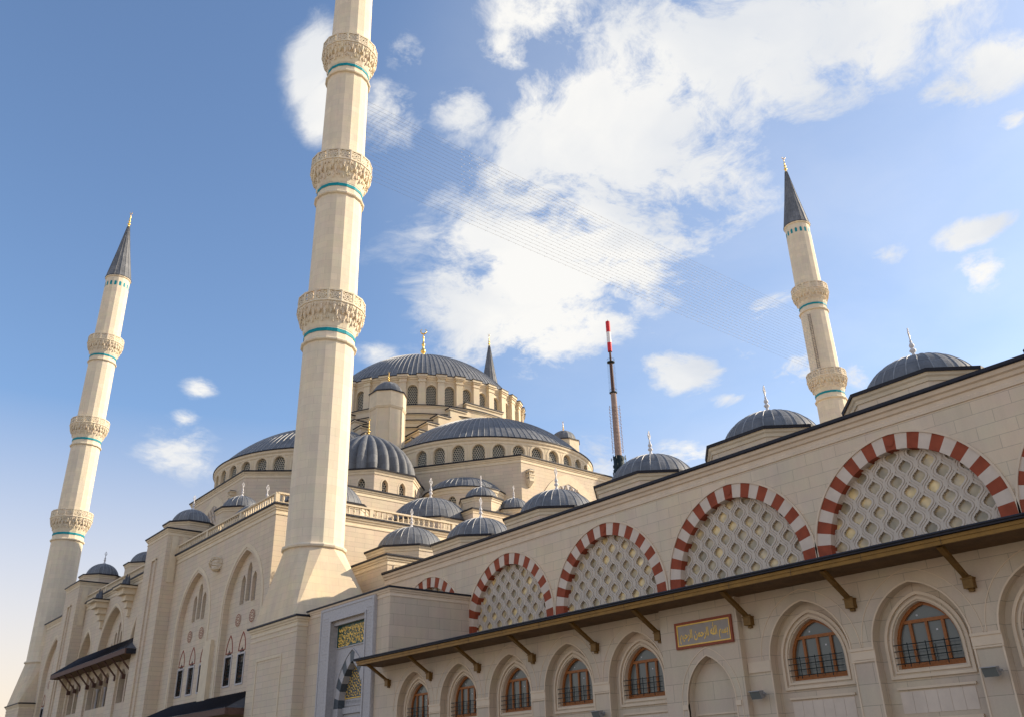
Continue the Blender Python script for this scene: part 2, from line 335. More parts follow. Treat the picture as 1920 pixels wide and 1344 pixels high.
def part(name, mb, parent=None, origin=None, label=None):
    if origin is None:
        origin = WO[parent.name] if parent else (0, 0, 0)
    ox, oy, oz = origin
    me = bpy.data.meshes.new(name); me.from_pydata([(x - ox, y - oy, z - oz) for x, y, z in mb.v], [], mb.f)
    for m in mb.mats: me.materials.append(m)
    me.polygons.foreach_set("material_index", mb.mi)
    if mb.sm: me.polygons.foreach_set("use_smooth", [i in mb.sm for i in range(len(mb.f))])
    if mb.uv:
        l = me.uv_layers.new(name="uv")
        for fi, uv in mb.uv.items():
            for k, li in enumerate(me.polygons[fi].loop_indices): l.data[li].uv = uv[k]
    me.update()
    o = bpy.data.objects.new(name, me); link(o, parent, origin)
    if label: o["label"] = label
    return o
def copy_tree(o, parent=None):
    c = o.copy(); COL.objects.link(c)
    if parent: c.parent = parent
    for ch in list(o.children): copy_tree(ch, c)
    return c

# local frames for walls: u along, z up, w outwards
def Fy(y): return lambda u, z, w: (u, y - w, z)            # face looking towards -Y, u = x
def Fx(x): return lambda u, z, w: (x + w, u, z)            # face looking towards +X, u = y
def Fc(cx, cy, r, a0=0): return lambda u, z, w: (cx + (r + w) * cos(a0 + u / r), cy + (r + w) * sin(a0 + u / r), z)
def Fv(ox, oy, az): return lambda u, z, w: (ox - sin(az) * u + cos(az) * w, oy + cos(az) * u + sin(az) * w, z)   # az = direction of the outward normal
def arch(a, h, n=12):
    """pointed arch curve from left foot (-a,0) over (0,h) to (a,0)"""
    c = max(0., (h * h - a * a) / (2 * a)); r = a + c; t1 = atan2(h, c) if c > 0 else pi / 2
    L = [(c - r * cos(t1 * i / n), r * sin(t1 * i / n)) for i in range(n + 1)]
    return L + [(-x, z) for x, z in reversed(L[:-1])]
def opening(c, a, zb, zs, h, n=8): return dict(c=c, a=a, zb=zb, zs=zs, h=h, n=n)
def outline(o, grow=0., gz=0.):
    """closed-bottom outline: left foot up, over, right foot"""
    a, h = o['a'] + grow, o['h'] + grow * (1.0 + .25 * max(0, o['h'] / o['a'] - 1))
    cv = arch(a, h, o['n'])
    return [(o['c'] - a, o['zb'] - gz)] + [(o['c'] + x, o['zs'] + z) for x, z in cv] + [(o['c'] + a, o['zb'] - gz)]
def wall(mb, F, u0, u1, z0, z1, ops, mat, depth=.35, reveal=None, fill=None, step=None, filluv=False, w=0.):
    reveal = reveal or mat; ops = sorted(ops, key=lambda o: o['c']); cur = u0
    def plain_seg(a, b, za, zb):
        if b - a < 1e-5 or zb - za < 1e-5: return
        k = max(1, math.ceil((b - a) / step)) if step else 1
        for i in range(k):
            p, q = a + (b - a) * i / k, a + (b - a) * (i + 1) / k
            mb.face([F(p, za, w), F(q, za, w), F(q, zb, w), F(p, zb, w)], mat)
    for o in ops:
        plain_seg(cur, o['c'] - o['a'], z0, z1)
        plain_seg(o['c'] - o['a'], o['c'] + o['a'], z0, o['zb'])
        cv = [(o['c'] + x, o['zs'] + z) for x, z in arch(o['a'], o['h'], o['n'])]
        for (ua, za), (ub, zb) in zip(cv[:-1], cv[1:]):
            mb.face([F(ua, za, w), F(ub, zb, w), F(ub, z1, w), F(ua, z1, w)], mat)
        ol = outline(o)
        ring = ol + [ol[0]]
        for (ua, za), (ub, zb) in zip(ring[:-1], ring[1:]):
            if abs(ua - ub) + abs(za - zb) < 1e-6: continue
            mb.face([F(ua, za, w), F(ua, za, w - depth), F(ub, zb, w - depth), F(ub, zb, w)], reveal)
        if fill:
            for (ua, za), (ub, zb) in zip(cv[:-1], cv[1:]):
                q = [(ua, o['zb']), (ub, o['zb']), (ub, zb), (ua, za)]
                mb.face([F(x, z, w - depth) for x, z in q], fill, uv=[(x - o['c'], z - o['zb']) for x, z in q] if filluv else None)
        cur = o['c'] + o['a']
    plain_seg(cur, u1, z0, z1)
def panel(mb, F, o, w, mat, uvs=True):
    cv = [(o['c'] + x, o['zs'] + z) for x, z in arch(o['a'], o['h'], o['n'])]
    for (ua, za), (ub, zb) in zip(cv[:-1], cv[1:]):
        q = [(ua, o['zb']), (ub, o['zb']), (ub, zb), (ua, za)]
        mb.face([F(x, z, w) for x, z in q], mat, uv=[(x - o['c'], z - o['zb']) for x, z in q] if uvs else None)
def band(mb, F, o, g0, g1, w0, w1, mat, gz=False, close=False):
    """moulding following an opening's outline, between grow g0 and g1, proud from w0 to w1"""
    A = outline(o, g0, g0 if close else 0); B = outline(o, g1, g1 if close else 0)
    if close: A = A + [A[0]]; B = B + [B[0]]
    for i in range(len(A) - 1):
        a0, a1, b0, b1 = A[i], A[i + 1], B[i], B[i + 1]
        mb.face([F(*a0, w1), F(*b0, w1), F(*b1, w1), F(*a1, w1)], mat)
        mb.face([F(*b0, w1), F(*b0, w0), F(*b1, w0), F(*b1, w1)], mat)
        mb.face([F(*a0, w1), F(*a1, w1), F(*a1, w0), F(*a0, w0)], mat)
def voussoirs(mb, F, c, zs, a, h, b, w0, w1, n, mats, zleg=None, legh=.8):
    cc = max(0., (h * h - a * a) / (2 * a)); r = a + cc; t1 = atan2(h, cc) if cc > 0 else pi / 2
    tt = atan2(sqrt(max(0, (r + b) ** 2 - cc * cc)), cc)
    def P(t, rad):                                     # t in [0,2]: 0 left foot, 1 apex, 2 right foot
        if t <= 1: th = (t1 if rad == r else tt) * t; return (c + cc - rad * cos(th), zs + rad * sin(th))
        th = (t1 if rad == r else tt) * (2 - t); return (c - cc + rad * cos(th), zs + rad * sin(th))
    for i in range(n):
        ta, tb = 2 * i / n, 2 * (i + 1) / n; mat = mats[i % 2]; sub = 2
        cuts = [ta + (tb - ta) * k / sub for k in range(sub + 1)]
        for k in range(sub):
            p0, p1 = P(cuts[k], r), P(cuts[k + 1], r); q0, q1 = P(cuts[k], r + b), P(cuts[k + 1], r + b)
            mb.face([F(*p0, w1), F(*p1, w1), F(*q1, w1), F(*q0, w1)], mat)
            mb.face([F(*p0, w1), F(*p0, w0), F(*p1, w0), F(*p1, w1)], mat)
            mb.face([F(*q0, w1), F(*q1, w1), F(*q1, 0), F(*q0, 0)], mat)
    if zleg is not None:
        k = 0; z = zs
        while z > zleg + 1e-3:
            zb = max(zleg, z - legh); mat = mats[(k + 1) % 2]
            for s in (-1, 1):
                u0, u1 = sorted((c + s * a, c + s * (a + b))); mb.fbox(F, u0, u1, zb, z, w0, w1, mat)
            z = zb; k += 1
CORN = [(.004, -.95), (.06, -.95), (.06, -.80), (.012, -.74), (.012, -.55), (.10, -.50), (.14, -.34), (.24, -.28), (.30, -.10), (.36, -.10), (.40, -.05), (.40, .10), (-.3, .20)]
def cornice(mb, poly, z, s=1., closed=True, mat=None, cap=True):
    mat = mat or TRIM
    pr = [(o * s, z + q * s) for o, q in CORN]
    mb.sweep(poly, pr, [mat] * 8 + [LIP] * 5, closed)
def small_cornice(mb, poly, z, s=1., closed=True, mat=None):
    mat = mat or TRIM
    mb.sweep(poly, [(0, z - .42 * s), (.05 * s, z - .40 * s), (.07 * s, z - .25 * s), (.14 * s, z - .18 * s), (.17 * s, z - .06 * s), (.24 * s, z - .06 * s), (.26 * s, z + .09), (-.3, z + .14)], [mat] * 4 + [LIP] * 3, closed)
def ngon(cx, cy, a, n=8, rot=0.):
    """regular polygon of apothem a with a face looking along rot"""
    R = a / cos(pi / n); return [(cx + R * cos(rot + pi / n + 2 * pi * i / n), cy + R * sin(rot + pi / n + 2 * pi * i / n)) for i in range(n)]
def rect(x0, x1, y0, y1): return [(x0, y0), (x1, y0), (x1, y1), (x0, y1)]

# ------------------------------------------------------------------ domes and finials
def finial_white(parent, x, y, z, s=1.):
    mb = MB()
    pr = [(.50, -.10), (.42, .10), (.24, .22), (.13, .40), (.09, .55), (.15, .60), (.24, .72), (.15, .86), (.08, .92), (.14, .98), (.19, 1.10), (.12, 1.28), (.06, 1.36), (.10, 1.42), (.06, 1.50), (.05, 1.62), (.02, 1.66)]
    mb.lathe([(x + 0 * x if False else r * s, z + q * s) for r, q in pr], 10, WHITE, (x, y))
    # open diamond leaf facing the courtyard diagonal
    e = Vector((cos(radians(106)), sin(radians(106)), 0)); f = Vector((-e.y, e.x, 0)); c = Vector((x, y, z + 2.02 * s))
    O = [c + Vector((0, 0, -.42 * s)), c + e * .24 * s, c + Vector((0, 0, .46 * s)), c - e * .24 * s]
    for k in range(4):
        mb.tube([O[k], O[(k + 1) % 4]], .045 * s, WHITE, 5)
    mb.tube([O[0], c + Vector((0, 0, -.05 * s))], .04 * s, WHITE, 5)
    mb.tube([c + (e * cos(t) + Vector((0, 0, 1)) * sin(t)) * .10 * s for t in [k * pi / 4 for k in range(9)]], .03 * s, WHITE, 5)
    return part("finial", mb, parent, (x, y, z))
def finial_gold(parent, x, y, z, s=1., crescent=True):
    mb = MB()
    pr = [(.32, -.05), (.30, .15), (.16, .30), (.14, .55), (.34, .75), (.36, .95), (.16, 1.15), (.12, 1.35), (.27, 1.55), (.27, 1.75), (.12, 1.95), (.10, 2.2), (.18, 2.35), (.18, 2.5), (.08, 2.65), (.07, 3.2), (.12, 3.3), (.05, 3.45), (.03, 3.7)]
    mb.lathe([(r * s, z + q * s) for r, q in pr], 12, GOLD, (x, y))
    if crescent:
        e = Vector((cos(radians(50)), sin(radians(50)), 0)); c = Vector((x, y, z + 3.98 * s))
        pts = [c + (e * sin(t) - Vector((0, 0, 1)) * cos(t)) * .30 * s for t in [radians(a) for a in range(-140, 141, 20)]]
        rr = [(.02 + .06 * cos(radians(a) / 1.8)) * s for a in range(-140, 141, 20)]
        mb.tube(pts, rr, GOLD, 6)
    return part("finial", mb, parent, (x, y, z))
def dome(parent, x, y, z, R, H, nseam, name="dome", rows=14, rib=.036, fin='white', fs=1., a0=0., a1=2 * pi, sub=4, cap=.5, label=None):
    mb = MB(); mat = lead("lead_sheet_%d" % nseam, nseam)
    full = abs(a1 - a0 - 2 * pi) < 1e-6; ns = round(nseam * (a1 - a0) / (2 * pi)); n = ns * sub
    ww = .032 * (1 if R < 10 else 1.6)
    R_rows = []
    for j in range(rows + 1):
        t = (pi / 2) * (j / rows) * .985; rho = (R * R + H * H) / (2 * H); ph = math.asin(min(1, R / rho)) * (1 - j / rows * .985)
        r = R * cos(t) * (1 - cap) + rho * sin(ph) * cap; zz = z + H * sin(t) * (1 - cap) + (H - rho * (1 - cos(ph))) * cap; row = []
        nr, nz = (cos(t) / R) * (1 - cap) + sin(ph) / R * cap, (sin(t) / H) * (1 - cap) + cos(ph) / H * cap; l = hypot(nr, nz); nr /= l; nz /= l
        dw = min(ww / max(r, .3), (a1 - a0) / ns * .3)
        for i in range(ns + (0 if full else 1)):
            ac = a0 + (a1 - a0) * i / ns
            nx = (a1 - a0) / ns
            for (da, b) in ((-dw, 0.), (-dw * .5, rib), (dw * .5, rib), (dw, 0.)) + (((nx / 2, .0),) if (full or i < ns) else ()):
                a = ac + da; rr = r + b * nr; row.append((x + rr * cos(a), y + rr * sin(a), zz + b * nz))
        R_rows.append(row)
    b0 = len(mb.f); mb.grid(R_rows, mat, full, False); per = len(R_rows[0]) if full else len(R_rows[0]) - 1; k2 = mb.m(SEAM)
    for q in range(b0, len(mb.f)):
        if ((q - b0) % per) % 5 in (0, 1, 2): mb.mi[q] = k2
    top = R_rows[-1]; mb.face([(p[0], p[1], p[2]) for p in top[::5]], mat)
    o = part(name, mb, parent, (x, y, z), label)
    if fin == 'white': finial_white(o, x, y, z + H * .985, fs)
    elif fin == 'gold': finial_gold(o, x, y, z + H * .985, fs)
    return o
def octo_dome(parent, x, y, zt, a, zb, R, H, nseam, fs=1., rot=0., body=None, n=8, name="roof_dome", poly=None, label=None):
    """low polygonal drum with cap moulding, lead dome and white finial"""
    d = MB(); P = poly or ngon(x, y, a, n, rot); d.prism(P, zb, zt, body or BLOCK, ROOF, False); small_cornice(d, P, zt, 1.2)
    d.lathe([(R + .12, zt + .02), (R + .12, zt + .16), (R - .1, zt + .22)], 40, LIP, (x, y))
    dr = part("dome_drum", d, parent, (x, y, zb))
    dm = dome(parent, x, y, zt + .1, R, H, nseam, name=name, fs=fs, label=label)
    return dr, dm

# ------------------------------------------------------------------ ground
def build_ground():
    mb = MB(); R = 3000
    mb.face([(-R, -R, 0), (R, -R, 0), (R, R, 0), (-R, R, 0)], PAVE)
    tag(part("plaza_ground", mb), "pale stone paving around the mosque", "ground", kind="structure")
build_ground()

# ------------------------------------------------------------------ minarets
def shaft_r(z):
    P = [(0, 2.62), (19.5, 2.45), (38.7, 2.36), (55.3, 2.27), (71.4, 2.2), (89, 2.06)]
    for (a, ra), (b, rb) in zip(P[:-1], P[1:]):
        if z <= b: return ra + (rb - ra) * (z - a) / (b - a)
    return P[-1][1]
def oct16(r, z, n=16): return [(r * cos(2 * pi * (i + .5) / n), r * sin(2 * pi * (i + .5) / n), z) for i in range(n)]
def build_minaret():
    t = thing("minaret", (0, 0, 0), "tall cream minaret rising full height behind the marble portal, cut by the top edge", "minaret", "minarets with three balconies")
    k16 = 1 / cos(pi / 16)
    m = MB(); P = rect(-4.1, 4.3, -3.1, 4.2); m.prism(P, 0, 13.2, BLOCK, ROOF, False); cornice(m, P, 13.3, .8)
    F = Fy(-3.1)
    for (a, b, c, d) in ((-2.6, 2.0, 10.55, 10.75), (-2.6, -2.45, 0, 10.55), (1.85, 2.0, 0, 10.55)): m.fbox(F, a, b, c, d, -.05, .05, TRIM)
    m.fbox(F, -4.12, 4.32, 12.15, 12.27, -.05, .04, TRIM)
    part("pedestal", m, t)
    m = MB(); H = 3.75                                                # square pedestal to sixteen-sided shaft, folded triangles
    sq = [(H, -H), (H, H), (-H, H), (-H, -H)]; top = oct16(2.5 * k16, 19.35); zb = 13.25; ctr = (.15, .45)
    sq = [(x + ctr[0], y + ctr[1], zb) for x, y in sq]
    def near(i): a = 2 * pi * (i + .5) / 16; return 0 if -pi / 2 < ((a + pi) % (2 * pi) - pi) < 0 else (1 if 0 < ((a + pi) % (2 * pi) - pi) < pi / 2 else (2 if ((a + pi) % (2 * pi) - pi) >= pi / 2 else 3))
    for i in range(16):
        a, b = top[i], top[(i + 1) % 16]; qa, qb = near(i), near((i + 1) % 16)
        if qa == qb: m.face([sq[qa], b, a], FLR)
        else: m.face([sq[qa], sq[qb], b, a], FLR)
    part("flared_base", m, t)
    m = MB(); zs = [19.3, 38.7, 55.3, 71.4, 88.9]
    m.grid([oct16(shaft_r(z) * k16, z) for z in zs], MINS, True, False)
    sh = part("shaft", m, t)
    def plate(mb, F, q, w0, w1):
        mb.face([F(*s, w1) for s in q], MINS); mb.face([F(*s, w0) for s in q[::-1]], MINS)
        for a, b in ((q[0], q[1]), (q[2], q[3])): mb.face([F(*a, w1), F(*a, w0), F(*b, w0), F(*b, w1)], MINS)
    def ring(mb, z, r0, r1, h, mat):
        mb.grid([oct16(r0 * k16, z - h), oct16(r1 * k16, z - h * .6), oct16((r1 + .05) * k16, z), oct16(r1 * k16, z + h * .6), oct16(r0 * k16, z + h)], mat, True, False)
    m = MB(); ring(m, 19.5, 2.42, 2.68, .22, MINS); part("collar", m, t)
    for z, rb in ((38.7, 3.18), (55.3, 3.10), (71.4, 3.0)):
        r = shaft_r(z); b = MB()
        ring(b, z, r - .03, r + .20, .2, MINS)
        bal = part("balcony", b, t, (0, 0, z))
        tb = MB(); tb.grid([oct16((r + .03) * k16, z + .78), oct16((r + .045) * k16, z + .80), oct16((r + .045) * k16, z + 1.12), oct16((r + .03) * k16, z + 1.14)], TEAL, True, False); part("tile_band", tb, bal)
        c = MB()                                                     # corbelling in tiers with hanging drops
        c.grid([oct16((r + .02) * k16, z + 1.3), oct16((r + .12) * k16, z + 1.7), oct16((r + .28) * k16, z + 2.2), oct16((r + .30) * k16, z + 2.6), oct16((r + .55) * k16, z + 2.9), oct16((rb - .06) * k16, z + 3.45), oct16((rb - .02) * k16, z + 3.6)], MINS, True, False)
        for tier, (zz, rr, n, sc, off) in enumerate(((z + 3.42, rb - .13, 32, 1.0, 0), (z + 2.85, r + .50, 32, .85, .5), (z + 2.25, r + .26, 32, .6, 0))):
            for i in range(n):
                a = 2 * pi * (i + off) / n; cx, cy = rr * cos(a), rr * sin(a); big = 1.0 if i % 2 == 0 else .62
                pr = [(.17 * sc, zz + .10), (.19 * sc, zz - .05), (.13 * sc, zz - .18 * big), (.16 * sc, zz - .26 * big), (.12 * sc, zz - .42 * big), (.07 * sc, zz - .55 * big), (.01, zz - .78 * big * sc)]
                c.lathe(pr, 6, MINS, (cx, cy), smooth=False)
            na = n // 2
            for i in range(na):                                      # little arched hoods between the drops
                a = 2 * pi * (i + .5 + off) / na; Ff = Fv(rr * cos(a) * 1.0, rr * sin(a) * 1.0, a)
                o = opening(0, .19 * sc, zz - .25, zz - .12, .26, 3); band(c, Ff, o, 0, .07, -.2, .12, MINS)
        part("corbelling", c, bal)
        p = MB()                                                     # parapet of sixteen pierced panels
        z0, z1 = z + 3.6, z + 4.85; rp = rb
        p.grid([oct16((rp - .02) * k16, z0 - .05), oct16((rp + .07) * k16, z0), oct16((rp + .07) * k16, z0 + .08), oct16((rp) * k16, z0 + .10)], MINS, True, False)
        p.face([(q[0], q[1], z0 + .02) for q in oct16(rp * k16, 0)], MINS)
        fwid = rp * tan(pi / 16)
        for i in range(16):
            a = 2 * pi * i / 16; Ff = Fv(rp * cos(a), rp * sin(a), a)
            p.fbox(Ff, -fwid, fwid, z1 - .14, z1, -.22, .03, MINS); p.fbox(Ff, -fwid, fwid, z0 + .02, z0 + .22, -.12, 0.0, MINS)
            for sx in (-1, 1):
                u0, u1 = sorted((sx * fwid, sx * (fwid - .13))); p.fbox(Ff, u0, u1, z0 + .22, z1 - .14, -.12, .015, MINS)
            cz, hw, hz = (z0 + z1) / 2 + .04, fwid - .14, (z1 - z0) / 2 - .19
            for rr2 in (.20, .36):
                pts = [(rr2 * cos(q), cz + rr2 * sin(q)) for q in [k * pi / 6 for k in range(13)]]
                for (ua, za), (ub, zb2) in zip(pts[:-1], pts[1:]):
                    du, dz = (ub - ua), (zb2 - za); l = hypot(du, dz); nx, nz = -dz / l * .045, du / l * .045
                    q0, q1, q2, q3 = (ua + nx, za + nz), (ub + nx, zb2 + nz), (ub - nx, zb2 - nz), (ua - nx, za - nz)
                    plate(p, Ff, (q0, q1, q2, q3), -.19, -.02)
            for (du, dz) in ((hw, hz), (hw, -hz), (hw, 0), (0, hz)):
                l = hypot(du, dz); nx, nz = -dz / l * .045, du / l * .045
                q = [(-du + nx, cz - dz + nz), (du + nx, cz + dz + nz), (du - nx, cz + dz - nz), (-du - nx, cz - dz - nz)]
                plate(p, Ff, q, -.18, -.025)
        part("parapet", p, bal)
    rt_ = shaft_r(88.2)                                    # teal arched tiles under the spire
    for i in range(16):
        m = MB(); a = 2 * pi * i / 16; Ff = Fv(rt_ * cos(a), rt_ * sin(a), a); o = opening(0, .20, 86.9, 87.55, .28, 4); panel(m, Ff, o, .02, TEAL, False); part("tile_window", m, t, Ff(0, 86.9, 0))
    m = MB(); ring(m, 88.95, 2.04, 2.22, .22, MINS); part("eaves_ring", m, t)
    m = MB(); mat = lead("lead_sheet_16", 16)
    def srow(r, z):
        row = []
        for i in range(16):
            a = 2 * pi * (i + .5) / 16
            for da, b in ((-.018, 0), (0, .05), (.018, 0)): row.append(((r * k16 + b) * cos(a + da), (r * k16 + b) * sin(a + da), z))
        return row
    m.grid([srow(2.28, 89.05), srow(2.2, 89.2), srow(1.14, 95.3), srow(.2, 101.3)], mat, True, False)
    m.lathe([(2.3, 88.98), (2.36, 89.06), (2.2, 89.16)], 32, LIP)
    sp = part("spire", m, t, (0, 0, 89))
    finial_gold(sp, 0, 0, 101.1, .85)
    return t
MIN = build_minaret()
for loc, lab, r in (((-89.86, 0, 0), "leftmost cream minaret, whole to its spire, rising from behind the far left facade corner", 0),
                 ((0, 89.86, 0), "minaret right of the radio mast, behind the courtyard roof, spire dark against the sky", 0),
                 ((-89.86, 89.86, 0), "minaret of which only the grey spire shows behind the main dome", 0)):
    c = copy_tree(MIN); c.location = loc; c["label"] = lab
    if loc[0] == 0:
        m = MB()
        for a in (-.22, .22): m.tube([(a + .36, -2.36, 60.3), (a + .36, -2.34, 70.6)], .03, BRWN, 4)
        for k in range(34): m.tube([(.14, -2.36, 60.4 + k * .3), (.58, -2.36, 60.4 + k * .3)], .025, BRWN, 4)
        o = part("service_ladder", m); o.parent = c
#--PART2--

# ------------------------------------------------------------------ prayer hall
DX, DY = -52.2, 45.0
def arched_window(parent, F, o, depth, name="arched_window", fillmat=None, frame=True):
    m = MB(); panel(m, F, o, -depth + .02, fillmat or PIER)
    w = part(name, m, parent, F(o['c'], o['zb'], -depth))
    return w
def build_hall():
    t = thing("prayer_hall", (DX, DY, 0), "huge cream stone prayer hall crowned by grey lead domes behind the big minaret", "mosque")
    # ---- main dome on its drum
    n = 37; R = 17.35; m = MB(); F = Fc(DX, DY, R, radians(.5)); st = 2 * pi * R / n; zb, zr = 53.9, 59.3
    ops = [opening(k * st, .80, 54.35, 56.9, .84, 6) for k in range(n)]
    for k in range(n):
        wall(m, F, (k - .5) * st, (k + .5) * st, zb, zr, [ops[k]], DRUM, .4, step=.8)
        band(m, F, ops[k], .02, .22, 0, .06, TRIM)
        u = (k + .5) * st                                            # engaged piers with moulded heads
        for (a, b, z0, z1, w) in ((-.52, .52, zb, 58.1, .55), (-.62, .62, 58.1, 58.3, .65), (-.56, .56, 58.3, 58.7, .60), (-.70, .70, 58.7, 58.95, .75), (-.82, .82, 58.95, 59.3, .90)):
            m.fbox(F, u + a, u + b, z0, z1, -.05, w, DRUM)
    ro = [(R + .05, 58.3), (R + .05, 58.55), (R + .2, 58.7), (R + .2, 58.85), (R + .35, 59.0), (R + .35, 59.3)]
    m.lathe(ro, 148, TRIM, (DX, DY), smooth=False)
    prof = []
    for k in range(n):
        for (a, w) in ((-.5, .42), (-.5 + .86 / st, .42), (-.5 + .87 / st, .42)): prof.append(((k + a) * st, w))
    for k in range(n):                                               # lead lip following the piers
        for (a, b, w) in ((-.9, .9, .98), ):
            m.fbox(F, (k + .5) * st + a, (k + .5) * st + b, 59.3, 59.42, -.3, w, LIP)
    m.lathe([(R + .43, 59.30), (R + .43, 59.41), (R - .6, 59.6)], 148, LIP, (DX, DY), smooth=False)
    dr = part("dome_drum", m, t, (DX, DY, zb))
    for k in range(n):
        a = (degs := (.5 + 360 / 37 * k) % 360)
        if a > 75 and a < 230: continue
        arched_window(dr, F, ops[k], .4)
    dome(t, DX, DY, 59.45, R - .35, 9.8, 128, name="main_dome", rows=24, rib=.09, fin='gold', fs=1.75, sub=5, cap=1)
    # ---- round tiers under the drum and stepped arches on the four sides
    A = 17.7; lv = [(54.86, 3.5, 0), (53.23, 6.6, 2.6), (51.6, 8.8, 2.6), (50.0, 10.7, 2.9), (48.4, 12.2, 2.8), (46.8, 13.5, 2.6), (45.2, 15.2, 1.5)]
    m = MB()
    bands = [(53.9, 18.25), (52.35, 18.45), (51.25, 18.6), (49.95, 18.8), (48.35, 19.15), (46.8, 19.4), (45.3, 19.7), (43, 19.7)]
    for (zt, r), (zn, rn) in zip(bands[:-1], bands[1:]):
        m.lathe([(rn + .35, zn + .02), (r, zn + .06), (r, zt - .5), (r + .06, zt - .46), (r + .08, zt - .3), (r + .2, zt - .22), (r + .22, zt - .1)], 120, DRUM, (DX, DY), smooth=False)
        m.lathe([(r + .22, zt - .1), (r + .3, zt - .08), (r + .3, zt + .05), (r - 1.0, zt + .1)], 120, LIP, (DX, DY), smooth=False)
    part("tiered_base", m, t, (DX, DY, 40))
    m = MB()
    for az in (0, -pi / 2, pi / 2, pi):
        F = Fv(DX + A * cos(az), DY + A * sin(az), az)
        for k, (z, w, l) in enumerate(lv):
            zt = z; w2 = w + .05; zbt = 44 if k == len(lv) - 1 else lv[k + 1][0] - .3
            m.fbox(F, -w2, w2, 43.9 if k == 0 else zbt, zt, -4.0, .35 + .004 * (k % 2), DRUM)
            for s in (-1, 1):
                win = 3.5 if k == 0 else lv[k - 1][1]
                a, b = sorted((s * (win if k else 0), s * (w2 + .25)))
                m.fbox(F, a, b, zt, zt + .14, -4.0, .62, LIP)
                m.fbox(F, a, b, zt - .22, zt - .002, .3, .52, TRIM)
                a, b = sorted((s * w2, s * (w2 + .14))); m.fbox(F, a, b, zt - .22, zt - .002, -4.0, .5, TRIM)
    part("stepped_arch", m, t, (DX, DY, 44))
    # ---- half domes on windowed drums
    for (cx, cy, az, wins) in ((-34.5, 45, 0, True), (DX, 27.3, -pi / 2, True), (DX, 62.7, pi / 2, False), (-69.9, 45, pi, False)):
        R = 16.5; a0 = az - pi / 2; m = MB(); F = Fc(cx, cy, R, az); st = radians(9.73) * R; half = pi / 2 * R
        ks = list(range(-7, 8)) if wins else []
        u0 = {0: radians(-1.1) * R, -pi / 2: radians(.5) * R}.get(az, 0)
        ops = [opening(u0 + k * st, .86, 40.35, 42.0, .9, 6) for k in ks if abs(k * st) < half - 2.0]
        cur = -half
        edges = [-half] + [u0 + (k + .5) * st for k in range(-len(ops) // 2, len(ops) // 2)] + [half]
        wall(m, F, -half - 1.5, half + 1.5, 39.6, 43.9, ops, DRUM, .42, step=.7)
        for o in ops: band(m, F, o, .1, .32, 0, .05, TRIM)
        for o in ops: m.fbox(F, o['c'] + st / 2 - .05, o['c'] + st / 2 + .05, 40, 43.1, -.05, .03, TRIM)
        for (r0, r1, za, zb_, mt) in ((.02, .1, 42.9, 43.05, TRIM), (.1, .1, 43.05, 43.3, TRIM), (.1, .28, 43.3, 43.5, TRIM), (.28, .32, 43.5, 43.78, TRIM)):
            m.lathe([(R + r0, za), (R + r1, zb_)], 60, mt, (cx, cy), az - pi / 2 - .09, az + pi / 2 + .09, smooth=False)
        m.lathe([(R + .32, 43.78), (R + .42, 43.80), (R + .42, 43.95), (R - .5, 44.05)], 60, LIP, (cx, cy), az - pi / 2 - .09, az + pi / 2 + .09, smooth=False)
        d = part("half_dome_drum", m, t, (cx, cy, 39.6))
        for o in ops: arched_window(d, F, o, .42)
        dome(t, cx + .5 * cos(az), cy + .5 * sin(az), 44.0, R - .55, 7.6, 112, name="half_dome", rows=20, rib=.08, fin=None, a0=az - pi / 2 - .1, a1=az + pi / 2 + .1, sub=5, cap=1)
    # ---- great mass under the half domes
    m = MB()
    P = [(-15.8, 36.8), (-15.8, 53.4), (-28.5, 62), (-36, 80), (-43, 81.5), (-61, 81.5), (-70, 75), (-76, 62), (-88.4, 53), (-88.4, 37), (-76, 28), (-70, 22), (-61.6, 10.1), (-42.4, 10.1), (-34, 22), (-28.5, 28)]
    m.prism(P, 24.5, 40.0, BLOCK, ROOF, False); cornice(m, P, 40.0, .95)
    g = part("hall_mass", m, t, (DX, DY, 24.5))
    F = Fx(-15.8); o = opening(45.15, 4.1, 27, 32.2, 5.4, 10)          # big lattice arch on the +X face, and its twin
    for F, o in ((Fx(-15.8), opening(45.15, 4.1, 27, 32.4, 5.1, 12)), (Fy(10.1), opening(DX, 4.1, 27, 32.4, 5.1, 12))):
        w = MB(); band(w, F, o, 0, 1.25, 0, .10, TRIM); panel(w, F, o, .03, AMBER if False else MARB, False)
        for i in range(-5, 6):
            for s in (-1, 1):
                pts = []
                for k in range(0, 60):
                    z = 27 + k * .25; u = o['c'] + i * .95 + s * .42 * cos(z * 2.2 + (pi if i % 2 else 0))
                    x = abs(u - o['c']); 
                    cv = max(0, 1 - ((x) / 4.1) ** 2); zt = 32.4 + 5.1 * cv ** .5
                    if x < 4.1 and z < zt: pts.append(F(u, z, .1))
                if len(pts) > 2: w.tube(pts, .10, LAT, 4)
        part("lattice_window", w, t, F(o['c'], 27, 0))
